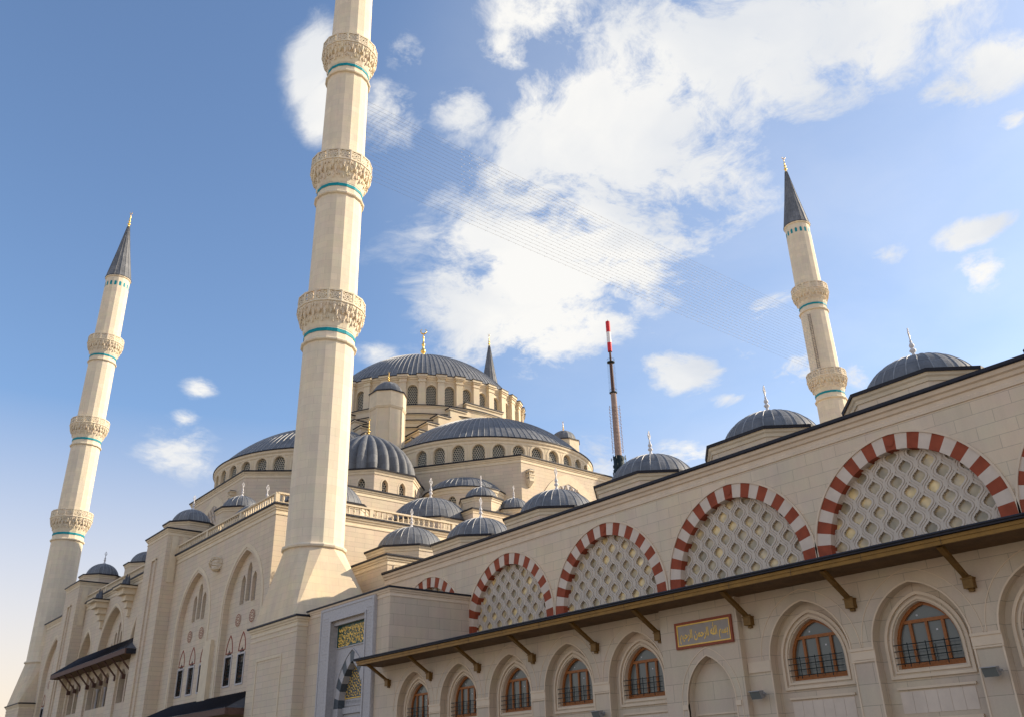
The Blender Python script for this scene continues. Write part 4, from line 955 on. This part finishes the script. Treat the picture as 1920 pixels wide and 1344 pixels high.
# ------------------------------------------------------------------ courtyard arcade
UC = [10.95, 20.65, 30.3, 40.05, 49.6, 59.2, 68.8]
LC = [19.3, 24.1, 28.9, 33.65, 38.4, 47.75, 52.35, 57.0, 61.7, 66.4]
def build_arcade():
    t = thing("courtyard_arcade", (40, 0, 0), "long shaded courtyard wing with red and white striped arches over a row of pointed windows", "arcade")
    XE = 73.0; YU, YL = 4.5, -2.2; F = Fy(YU)
    m = MB()
    ops = [opening(c, 4.12, 9.0, 10.9, 4.31, 16) for c in UC]
    m.face([F(-5, 9, 0), F(4.9, 9, 0), F(4.9, 17.3, 0), F(-5, 17.3, 0)], BLOCK)
    wall(m, F, 4.9, XE, 9.0, 17.25, ops, ARC, .55, CRM)
    m.face([(4.9, YU, 17.2), (XE, YU, 17.2), (XE, 17, 17.2), (4.9, 17, 17.2)], ROOF)
    m.face([(4.9, 17, 9), (XE, 17, 9), (XE, 17, 17.2), (4.9, 17, 17.2)], ARC); m.face([(XE, YU, 0), (XE, 17, 0), (XE, 17, 17.2), (XE, YU, 17.2)], ARC)
    cornice(m, [(4.35, YU), (XE, YU)], 17.25, 1.0, False, TRIM2)
    up_ = part("upper_wall", m, t, (40, YU, 9))
    # pier block beside the minaret, its roof dome
    m = MB(); P = rect(-5.2, 4.3, 4.72, 15); m.prism(P, 9, 18.9, BLOCK, ROOF, False); cornice(m, P, 18.95, .85)
    Fq = Fx(4.3); 
    for (a, b, c, d) in ((5.3, 14.5, 18.0, 18.1), (5.3, 5.42, 17, 18.0)): m.fbox(Fq, a, b, c, d, 0, .06, TRIM)
    part("corner_block", m, t, (0, 5, 9))
    octo_dome(t, -0.8, 10.3, 20.6, 3.75, 18.9, 3.25, 2.45, 28, fs=.78, label="lead dome on the octagon nearest the big minaret")
    for i, cx in enumerate([c - .4 + (.2 if c > 30 else 0) for c in UC]):
        a = 3.5; x, y = cx - .1, 10.0
        poly = [(x + px, y + py) for px, py in ((-1.9, -a), (1.9, -a), (a, -1.7), (a, 1.7), (1.7, a), (-1.7, a), (-a, 1.7), (-a, -1.7))]
        octo_dome(t, x, y, 19.1, 3.5, 17.2, 3.05, 2.25, 28, fs=.78, poly=poly, body=ARC)
    # striped arches with lattice screens
    for c in UC:
        b = MB(); voussoirs(b, F, c, 10.9, 4.0, 4.195, .75, -.55, .035, 25, (REDS, CRM), 9.0, .85)
        o = opening(c, 4.75, 9.0, 10.9, 4.95, 20); band(b, F, o, 0, .10, 0, .09, TRIM2)
        pts = [2 * pi * k / 14 for k in range(14)]
        b.face([F(c + .2 * cos(p), 15.47 + .2 * sin(p), .07) for p in pts], REDS)
        ar = part("striped_arch", b, t, (c, YU, 10.9))
        g = MB(); panel(g, F, opening(c, 4.05, 9.0, 10.9, 4.25, 16), -.455, AMBER, False); part("amber_glazing", g, t, (c, YU + .6, 10.9))
        l = MB(); p = .56; cc = .204; R_in = 4.2 + .12
        def inside(u, z):
            if z < 10.9: return abs(u - c) < 4.1
            return hypot(abs(u - c) + cc, z - 10.9) < R_in
        for k in range(-8, 9):
            dw = .006 * (k % 2)
            def cen(z): return c + k * p + (1 if k % 2 else -1) * .205 * (cos((z - 9.4) * 2 * pi / 1.22) - .03 * cos((z - 9.4) * 6 * pi / 1.22))
            zs = [9.0 + i * .1016 for i in range(63)]
            for za, zb in zip(zs[:-1], zs[1:]):
                zm = (za + zb) / 2; ua, ub = cen(za), cen(zb)
                if not inside((ua + ub) / 2, zm): continue
                sl = (ub - ua) / (zb - za); nn = sqrt(1 + sl * sl)
                for (o0, o1, wf, wb) in ((-.165 * nn, .165 * nn, -.35 + dw, -.45), (-.168 * nn, -.075 * nn, -.31 + dw, -.35), (-.035 * nn, .035 * nn, -.318 + dw, -.35), (.075 * nn, .168 * nn, -.31 + dw, -.35)):
                    l.face([F(ua + o0, za, wf), F(ua + o1, za, wf), F(ub + o1, zb, wf), F(ub + o0, zb, wf)], LAT)
                    l.face([F(ua + o0, za, wb), F(ua + o0, za, wf), F(ub + o0, zb, wf), F(ub + o0, zb, wb)], LAT)
                    l.face([F(ua + o1, za, wf), F(ua + o1, za, wb), F(ub + o1, zb, wb), F(ub + o1, zb, wf)], LAT)
        part("lattice_screen", l, t, (c, YU + .3, 10.9))
    # ---- lower wall with pointed windows
    F = Fy(YL); m = MB()
    outer = [opening(c, 1.82, 0, 5.65, 2.16, 10) for c in LC]
    wall(m, F, 14.6, 40.4, 0, 8.6, outer[:5], LOW, .45); wall(m, F, 44.75, XE, 0, 8.6, outer[5:], LOW, .45)
    for o in outer:
        band(m, F, o, .0, .06, 0, .03, TRIM2)
        oo = dict(o); oo['zb'] = 5.75; band(m, F, oo, .44, .47, 0, .02, TRIM2)
    for a, b in zip(LC[:-1], LC[1:]):
        if b - a > 6: continue
        u0, u1 = a + 1.86, b - 1.86
        for (z0, z1, w) in ((5.62, 5.72, .07), (5.30, 5.62, .035), (5.22, 5.28, .05)): m.fbox(F, u0 - .06, u1 + .06, z0, z1, -.02, w, TRIM2)
    for (a, b) in ((40.28 - .05, 40.38), (44.8, 45.9)): m.fbox(F, a, b, 5.3, 5.72, -.02, .05, TRIM2)
    back = Fy(YL + .45)
    for o in outer:
        c = o['c']; wo = opening(c, 1.25, 4.86, 5.6, 1.56, 10)
        wall(m, back, c - 1.95, c + 1.95, 4.0, 8.0, [wo], LOW, .32, TRIM2)
        m.face([back(c - 1.95, 0, 0), back(c + 1.95, 0, 0), back(c + 1.95, 4.0, 0), back(c - 1.95, 4.0, 0)], LOW)
        band(m, back, wo, .06, .14, 0, .05, TRIM2, close=True); band(m, back, wo, .22, .33, 0, .09, TRIM2, close=True)
        m.fbox(back, c - 1.45, c + 1.45, 4.16, 4.24, 0, .08, TRIM2)
        for i in range(6): m.fbox(back, c - 1.38 + i * .46, c - .93 + i * .46, 3.36, 4.10, 0, .018, CRM)
        m.fbox(back, c - 1.45, c + 1.45, 3.05, 3.2, 0, .10, TRIM2); m.fbox(back, c - 1.25, c + 1.25, 2.9, 3.0, 0, .05, TRIM2)
        m.fbox(back, c - .2, c + 1.0, 0, 2.88, 0, .03, DARK)
    lw = part("lower_wall", m, t, (40, YL, 0))
    for o in outer:
        c = o['c']; Fw = Fy(YL + .45 + .30); b = MB(); wo = opening(c, 1.25, 4.86, 5.6, 1.56, 10)
        band(b, Fw, wo, -.11, .0, -.1, .07, WOOD, close=True)
        b.fbox(Fw, c - .045, c + .045, 5.0, 6.5, -.06, .05, WOOD); b.fbox(Fw, c - 1.05, c + 1.05, 6.44, 6.56, -.06, .055, WOOD)
        for s in (-1, 1): b.fbox(Fw, c + s * .62 - .055, c + s * .62 + .055, 5.0, 6.44, -.06, .05, WOOD)
        b.fbox(Fw, c - 1.1, c + 1.1, 4.95, 5.08, -.06, .045, WOOD)
        wn = part("pointed_window", b, t, Fw(c, 4.9, 0))
        g = MB(); panel(g, Fw, wo, -.03, GLASS, False)
        for (du, dz) in ((.3, 6.1), (-.35, 6.68)): g.fbox(Fw, c + du, c + du + .07, dz, dz + .06, -.025, -.02, WHITE)
        part("pane", g, wn)
        r = MB()
        for k in range(4): r.tube([back(c - 1.27, 5.04 + .22 * k, .06), back(c + 1.22, 5.04 + .22 * k, .06)], .017, IRON, 5)
        for du in (-.72, -.02, .68): r.tube([back(c + du, 4.92, .06), back(c + du, 5.76, .06)], .017, IRON, 5)
        for du in (-.4, .32):
            r.tube([back(c + du, 4.98, .06), back(c + du, 5.62, .06)], .012, IRON, 4)
        part("railing", r, wn)
    # ---- projecting pier with niche
    m = MB(); Fp = Fy(YL - .32); no = opening(42.9, 1.28, .2, 4.35, 1.85, 12)
    wall(m, Fp, 40.4, 44.75, 0, 8.44, [no], LOW, .42)
    panel(m, Fp, no, -.42, LOW, False); band(m, Fp, no, .0, .05, -.1, .02, TRIM2); band(m, Fp, no, .30, .335, -.05, .02, TRIM2)
    m.face([(40.4, YL - .32, 0), (40.4, YL + .1, 0), (40.4, YL + .1, 8.44), (40.4, YL - .32, 8.44)], LOW); m.face([(44.75, YL - .32, 0), (44.75, YL + .1, 0), (44.75, YL + .1, 8.44), (44.75, YL - .32, 8.44)], LOW)
    for z in (3.62, 3.85): m.fbox(Fp, 41.75, 44.05, z, z + .06, -.42, -.36, TRIM2)
    for s in (-1, 1): m.fbox(Fp, 42.9 + s * 1.42 - .14, 42.9 + s * 1.42 + .14, 4.1, 4.3, -.02, .05, TRIM2)
    part("niche_pier", m, t, (42.9, YL, 0))
    # ---- eave roof with brackets
    m = MB(); ye = -4.1
    m.face([(15.6, YL + .0, 8.47), (XE, YL, 8.47), (XE, ye, 8.47), (15.6, ye, 8.47)], SOFF)
    n = 9
    for i in range(n): 
        y0 = ye + .12 + i * (YL - ye - .12) / n; m.box(15.62, XE, y0, y0 + .17, 8.445, 8.468, SOFF)
    m.box(15.55, XE, ye - .05, ye + .06, 8.44, 8.58, FASC); m.box(15.45, XE, ye - .09, ye + .06, 8.582, 8.70, FASC); m.box(15.45, 15.55, ye + .08, YL, 8.44, 8.70, FASC)
    for k in range(20): m.box(15.8 + k * 3, 15.812 + k * 3, ye - .095, ye - .088, 8.44, 8.70, LIP)
    m.prism([(15.35, ye - .2), (XE, ye - .2), (XE, 4.4), (16.25, 4.4), (16.25, YL - .05), (15.35, YL - .05)], 8.72, 8.86, LIP, ROOF)
    m.tube([(15.35, ye - .2, 8.82), (XE, ye - .2, 8.82)], .05, LIP, 6)
    ev = part("eave_roof", m, t, (40, ye, 8.4))
    for x in (16.45, 21.25, 26.15, 31.0, 35.85, 40.1, 45.2, 50.0, 54.6, 59.3, 64.0):
        b = MB(); w0 = 0
        b.fbox(F, x - .18, x + .18, 7.18, 7.50, .0, .26, BRK); b.fbox(F, x - .09, x + .09, 7.08, 7.22, .0, .12, BRK); b.fbox(F, x - .21, x + .21, 7.50, 7.55, .0, .30, BRK)
        A = [(x - .10, .12, 7.5), (x + .10, .12, 7.5)]
        prof = [(.10, 7.54), (.28, 7.52), (1.78, 8.40), (1.58, 8.46)]
        for s in (-0.10, 0.10): b.face([F(x + s, z, w) for w, z in prof], BRK)
        for (wa, za), (wb, zb) in zip(prof, prof[1:] + prof[:1]): b.face([F(x - 0.10, za, wa), F(x + 0.10, za, wa), F(x + 0.10, zb, wb), F(x - 0.10, zb, wb)], BRK)
        for s in (-.10, .10): b.fbox(F, x + s - .02, x + s + .02, 7.55, 7.62, .1, .35, BRK)
        part("eave_bracket", b, t, F(x, 7.2, 0))
    # ---- block beside the portal
    m = MB(); P = [(4.32, YL), (16.2, YL), (16.2, YU - .01), (4.32, YU - .01)]
    m.face([(4.32, YL, 0), (8.3, YL, 0), (8.3, YL, 13.6), (4.32, YL, 13.6)], LOW); m.face([(8.3, YL, 12.3), (13.45, YL, 12.3), (13.45, YL, 13.6), (8.3, YL, 13.6)], LOW); m.face([(13.45, YL, 0), (14.6, YL, 0), (14.6, YL, 13.6), (13.45, YL, 13.6)], LOW); m.face([(14.6, YL, 8.6), (16.2, YL, 8.6), (16.2, YL, 13.6), (14.6, YL, 13.6)], LOW); m.face([(16.2, YL, 0), (16.2, YU, 0), (16.2, YU, 13.6), (16.2, YL, 13.6)], LOW)
    m.face([(4.32, YL, 13.55), (16.2, YL, 13.55), (16.2, YU, 13.55), (4.32, YU, 13.55)], ROOF)
    cornice(m, [(4.32, YL), (16.2, YL), (16.2, YU)], 13.6, .62, False, TRIM2)
    part("portal_block", m, t, (10, YL, 0))
    return t
build_arcade()

# ------------------------------------------------------------------ marble portal
def build_portal():
    t = thing("marble_portal", (10.6, -2.3, 0), "blue grey marble portal with striped arch and golden tympanum below the big minaret", "portal")
    F = Fy(-2.42); m = MB()
    for (a, b) in ((6.75, 8.35), (13.4, 15.0 - .45)): m.fbox(F, a, b, 0, 12.35, -.6, 0, MARB)
    m.fbox(F, 6.75, 14.55, 12.352, 13.35, -.6, 0, MARB)
    for (a, b, z0, z1, w) in ((8.2, 8.42, 0, 12.3, .06), (13.33, 13.5, 0, 12.3, .06), (8.2, 13.5, 12.3, 12.46, .07), (6.8, 6.95, 0, 13.3, .04), (14.3, 14.5, 0, 13.3, .04), (6.95, 14.3, 13.15, 13.3, .04)): m.fbox(F, a, b, z0, z1, -.01, w, MARB)
    for k in range(60):                                                # carved interlace on the frame
        for x in (7.55, 13.95):
            z = .2 + k * .21; m.fbox(F, x - .42, x + .42, z, z + .035, -.005, .018 + .004 * (k % 2), MARB)
    m.fbox(F, 8.36, 13.39, 12.0, 12.34, -.9, -.25, MARB)
    part("frame", m, t)
    m = MB(); B = Fy(-1.85); o = opening(10.85, 1.72, 0, 6.3, 3.1, 12)
    wall(m, B, 8.35, 13.4, 0, 12.35, [o], MARB, .52, MARB); panel(m, B, o, -.52, MARB, False)
    part("recess", m, t)
    m = MB(); voussoirs(m, B, 10.85, 6.3, 1.70, 3.08, 0.62, -.50, .04, 13, (MARBD, MARB), 0, .75)
    oo = opening(10.85, 2.32, 0, 6.3, 3.85, 12); band(m, B, oo, 0, .07, 0, .08, MARB); part("striped_arch", m, t)
    m = MB(); T = Fy(-1.34); go = opening(10.55, 1.28, 7.0, 7.02, 2.15, 10)
    panel(m, T, go, -.0 + .03, MARBD, False); band(m, T, go, 0, .07, 0, .06, GOLDP, close=True)
    rnd = random.Random(3)
    for r in range(6):
        z = 7.24 + r * .33; half = 1.2 * (1 - ((z - 7.0) / 2.2) ** 1.8) ** .5 if z < 9.15 else 0
        k = int(half / .30)
        for i in range(k + 1):
            for s in (-1, 1):
                u = 10.55 + s * (i + .5) * .31; q = .17; dr = 1 if (i + r) % 2 else -1
                pts = [(u + s * q * cos(a * dr) * (1 - a / 9), z + q * sin(a * dr) * (1 - a / 9)) for a in [j * .8 for j in range(8)]]
                stroke(m, T, pts, .045 + .0013 * ((i + r * 3) % 7) + .0004 * s, GOLDP, .058)
    m.fbox(T, 10.53, 10.57, 7.4, 8.7, .03, .05, MARBD)
    part("gilded_tympanum", m, t, T(10.75, 7, 0))
    m = MB(); m.fbox(T, 9.2, 12.4, 6.45, 6.9, 0, .05, MARB)
    for k in range(14): stroke(m, T, [(9.35 + k * .21, 6.55), (9.45 + k * .21, 6.8), (9.55 + k * .21, 6.55)], .06, MARBD, .03)
    m.fbox(T, 9.15, 12.5, 5.95, 6.35, 0, .18, MARB); m.fbox(T, 9.15, 12.5, 0, 5.93, 0, .03, MARB)
    voussoirs(m, T, 10.55, 3.9, 1.0, 1.0, .75, 0, .08, 13, (MARBD, MARB), 1, .6)
    part("doorway_band", m, t, T(10.75, 6, 0))
    m = MB(); Fg = Fy(-1.85); m.fbox(Fg, 8.55, 12.95, 10.45, 12.0, 0, .06, GREEN); 
    for (a, b, z0, z1) in ((8.48, 8.55, 10.38, 12.07), (12.95, 13.02, 10.38, 12.07), (8.55, 12.95, 10.38, 10.45), (8.55, 12.95, 12.0, 12.07)): m.fbox(Fg, a, b, z0, z1, 0, .08, MARB)
    gp = part("inscription_panel", m, t, (10.75, -1.9, 11.2), "green panel densely covered in gold script")
    m = MB(); script_lines(m, Fg, 8.66, 12.85, 10.55, 11.9, .064, GOLDP, 5, 3, .34, 1.2); script_lines(m, Fg, 8.7, 12.85, 10.62, 11.95, .072, GOLDP, 11, 2, .5, .9)
    part("gold_script", m, gp)
    # lantern
    l = thing("wall_lantern", (8.15, -3.0, 4.6), "small glass lantern at the left foot of the striped portal arch", "lantern")
    m = MB(); m.lathe([(.20, 4.5), (.24, 4.95)], 6, LAMPG, (8.9, -2.25), smooth=False); part("glass_body", m, l)
    m = MB(); m.lathe([(.30, 4.95), (.30, 5.0), (.12, 5.15), (.03, 5.3)], 6, IRON, (8.9, -2.25), smooth=False); m.tube([(8.9, -2.25, 5.25), (8.9, -1.9, 5.35)], .03, IRON, 5); part("cap", m, l)
build_portal()

# ------------------------------------------------------------------ inscription sign on the pier
def build_sign():
    t = thing("calligraphy_sign", (42.95, -2.55, 7.15), "maroon and gold framed calligraphy plaque above the niche on the arcade pier", "sign")
    F = Fy(-2.52); m = MB(); a, b, z0, z1 = 41.32, 44.5, 6.60, 7.74
    m.fbox(F, a + .08, b - .08, z0 + .08, z1 - .08, 0, .05, PLQ); part("plaque", m, t)
    m = MB(); e = .11
    for q in ((a, b, z0, z0 + e), (a, b, z1 - e, z1)): m.fbox(F, q[0], q[1], q[2], q[3], 0, .09, TANF)
    for q in ((a, a + e, z0 + e, z1 - e), (b - e, b, z0 + e, z1 - e)): m.fbox(F, q[0], q[1], q[2], q[3], 0, .09, TANF)
    part("outer_frame", m, t)
    m = MB(); a2, b2, y0, y1, e = a + .11, b - .11, z0 + .11, z1 - .11, .05
    for q in ((a2, b2, y0, y0 + e), (a2, b2, y1 - e, y1)): m.fbox(F, q[0], q[1], q[2], q[3], .05, .075, GOLDP)
    for q in ((a2, a2 + e, y0 + e, y1 - e), (b2 - e, b2, y0 + e, y1 - e)): m.fbox(F, q[0], q[1], q[2], q[3], .05, .075, GOLDP)
    part("gold_border", m, t)
    s = "\uFE91\uFEB4\uFEE2 \uFDF2 \uFE8D\uFEDF\uFEAE\uFEA3\uFEE4\uFEE6 \uFE8D\uFEDF\uFEAE\uFEA3\uFEF4\uFEE2"
    ray_text(s[::-1], F, a2 + .15, b2 - .12, y0 + .1, y1 - .10, .062, GOLDP, "gold_lettering", t)
build_sign()

# ------------------------------------------------------------------ floodlights on the arcade wall
def build_floodlight():
    t = thing("floodlight", (0, 0, 0), "grey floodlight on the wall right of the niche pier", "floodlight", "floodlights on the arcade wall")
    m = MB()
    q = [(-.24, .55, -.10), (.24, .55, -.10), (.24, .75, .12), (-.24, .75, .12)]
    fr = [(-.24, -.50, -.20), (.24, -.50, -.20), (.24, -.62, .08), (-.24, -.62, .08)]; bk = [(-.20, -.22, -.14), (.20, -.22, -.14), (.20, -.26, .14), (-.20, -.26, .14)]
    m.face(bk, LAMPG)
    for i in range(4): m.face([fr[i], fr[(i + 1) % 4], bk[(i + 1) % 4], bk[i]], LAMPG)
    m.box(-.27, .27, -.66, -.60, .08, .11, LAMPG)
    part("housing", m, t)
    m = MB(); m.face(fr, GLASS); part("lens", m, t)
    m = MB(); m.tube([(0, 0, 0), (0, -.26, 0)], .03, LAMPG, 6); m.box(-.08, .08, -.03, 0, -.08, .08, LAMPG); m.box(.24, .27, -.4, -.18, -.03, .03, LAMPG); part("bracket", m, t)
    return t
FL = build_floodlight(); FL.location = (45.35, -2.2, 4.45)
for x, z, lab in ((54.75, 4.45, "grey floodlight on the pilaster right of the second window past the niche pier"), (36.05, 4.3, "grey floodlight low on the wall left of the niche pier, cut by the bottom edge")):
    c = copy_tree(FL); c.location = (x, -2.2, z); c["label"] = lab

# ------------------------------------------------------------------ strings of lamps between two minarets
def build_strings():
    n = 20
    for i in range(n):
        z = 59.6 + (69.9 - 59.6) * i / (n - 1); m = MB()
        y0, y1 = 2.3, 87.5; sag = .35
        P = lambda y: (.6, y, z - sag * 4 * ((y - y0) / (y1 - y0)) * (1 - (y - y0) / (y1 - y0)))
        m.tube([P(y0 + (y1 - y0) * k / 12) for k in range(13)], .011, LAMPG, 3, False)
        y = 15.2 + .35 * (i % 2)
        while y < 73:
            p = P(y); s = .062
            V = [(p[0] + s, p[1], p[2] - s), (p[0], p[1] + s, p[2] - s), (p[0] - s, p[1], p[2] - s), (p[0], p[1] - s, p[2] - s)]
            for k in range(4): m.face([V[k], V[(k + 1) % 4], (p[0], p[1], p[2])], BULB); m.face([V[(k + 1) % 4], V[k], (p[0], p[1], p[2] - 2 * s)], BULB)
            y += 1.15
        o = part("light_string", m, None, (.6, y0, z))
        lab = "thin wire hung with small lamps in the stack of parallel wires between the two minarets"
        if i == 0: lab = "lowest of the lamp wires strung from the big minaret"
        if i == n - 1: lab = "topmost of the lamp wires strung from the big minaret"
        tag(o, lab, "light string", "lamp wires between the minarets" if 0 < i < n - 1 else None)
build_strings()

# ------------------------------------------------------------------ radio mast on the hill behind
def build_mast():
    x, y = -170.97, 221.05
    t = thing("radio_mast", (x, y, 0), "slender brown radio mast with red and white tip beyond the courtyard domes", "radio mast")
    c = (x, y); m = MB()
    m.lathe([(2.6, 0), (1.9, 100), (1.45, 121), (1.2, 149.5)], 20, CONC, c); part("concrete_shaft", m, t, (x, y, 0))
    m = MB(); m.lathe([(.85, 149.6), (.7, 164)], 12, BRWN, c); m.lathe([(.5, 164), (.45, 169.2)], 10, BRWN, c)
    for z in (149.6, 164.1):
        m.lathe([(.5, z - .6), (1.7, z - .15), (1.7, z + .15), (.5, z + .2)], 16, IRON, c)
        for k in range(8): a = k * pi / 4; m.tube([(x + 1.6 * cos(a), y + 1.6 * sin(a), z), (x + 1.6 * cos(a), y + 1.6 * sin(a), z + 1.4)], .05, IRON, 3)
        m.lathe([(1.6, z + 1.3), (1.65, z + 1.4)], 12, IRON, c)
    part("lattice_section", m, t, (x, y, 150))
    m = MB(); r = .95
    for (a, b, mt) in ((169.2, 173.5, MRED), (173.5, 178.7, MWHT), (178.7, 184, MRED)): m.lathe([(r, a), (r, b)], 16, mt, c, smooth=True)
    m.lathe([(r, 184), (.2, 184.2)], 16, MRED, c); m.tube([(x, y, 184), (x, y, 185)], .12, IRON, 4); part("warning_cylinder", m, t, (x, y, 169))
    m = MB(); rnd = random.Random(1)
    for k in range(22):
        z = 151.2 + k * .58
        for a in (pi / 4, 3 * pi / 4 + .4, 5 * pi / 4, 7 * pi / 4): m.tube([(x + .7 * cos(a), y + .7 * sin(a), z), (x + 1.75 * cos(a), y + 1.75 * sin(a), z + .1)], .05, IRON, 3)
    for k in range(13):
        z = 123 + k * 1.65
        for a in [i * pi / 3 + .3 for i in range(6)]:
            r0, r1 = 1.3, 2.5; m.tube([(x + r0 * cos(a), y + r0 * sin(a), z), (x + r1 * cos(a), y + r1 * sin(a), z)], .06, BRWN, 3)
            m.tube([(x + r1 * cos(a), y + r1 * sin(a), z - .4), (x + r1 * cos(a), y + r1 * sin(a), z + .4)], .12, CONC, 4)
    for k in range(60):
        a = rnd.uniform(0, 2 * pi); z = rnd.uniform(110, 121); r1 = rnd.uniform(2.0, 3.3)
        m.tube([(x + r1 * cos(a), y + r1 * sin(a), z - .6), (x + r1 * cos(a), y + r1 * sin(a), z + .7)], .16, IRON, 4); m.tube([(x + 1.3 * cos(a), y + 1.3 * sin(a), z), (x + r1 * cos(a), y + r1 * sin(a), z)], .08, IRON, 3)
    m.lathe([(2.4, 110), (2.3, 120.5), (1.5, 121)], 12, IRON, c)
    part("antenna_rods", m, t, (x, y, 120))
build_mast()
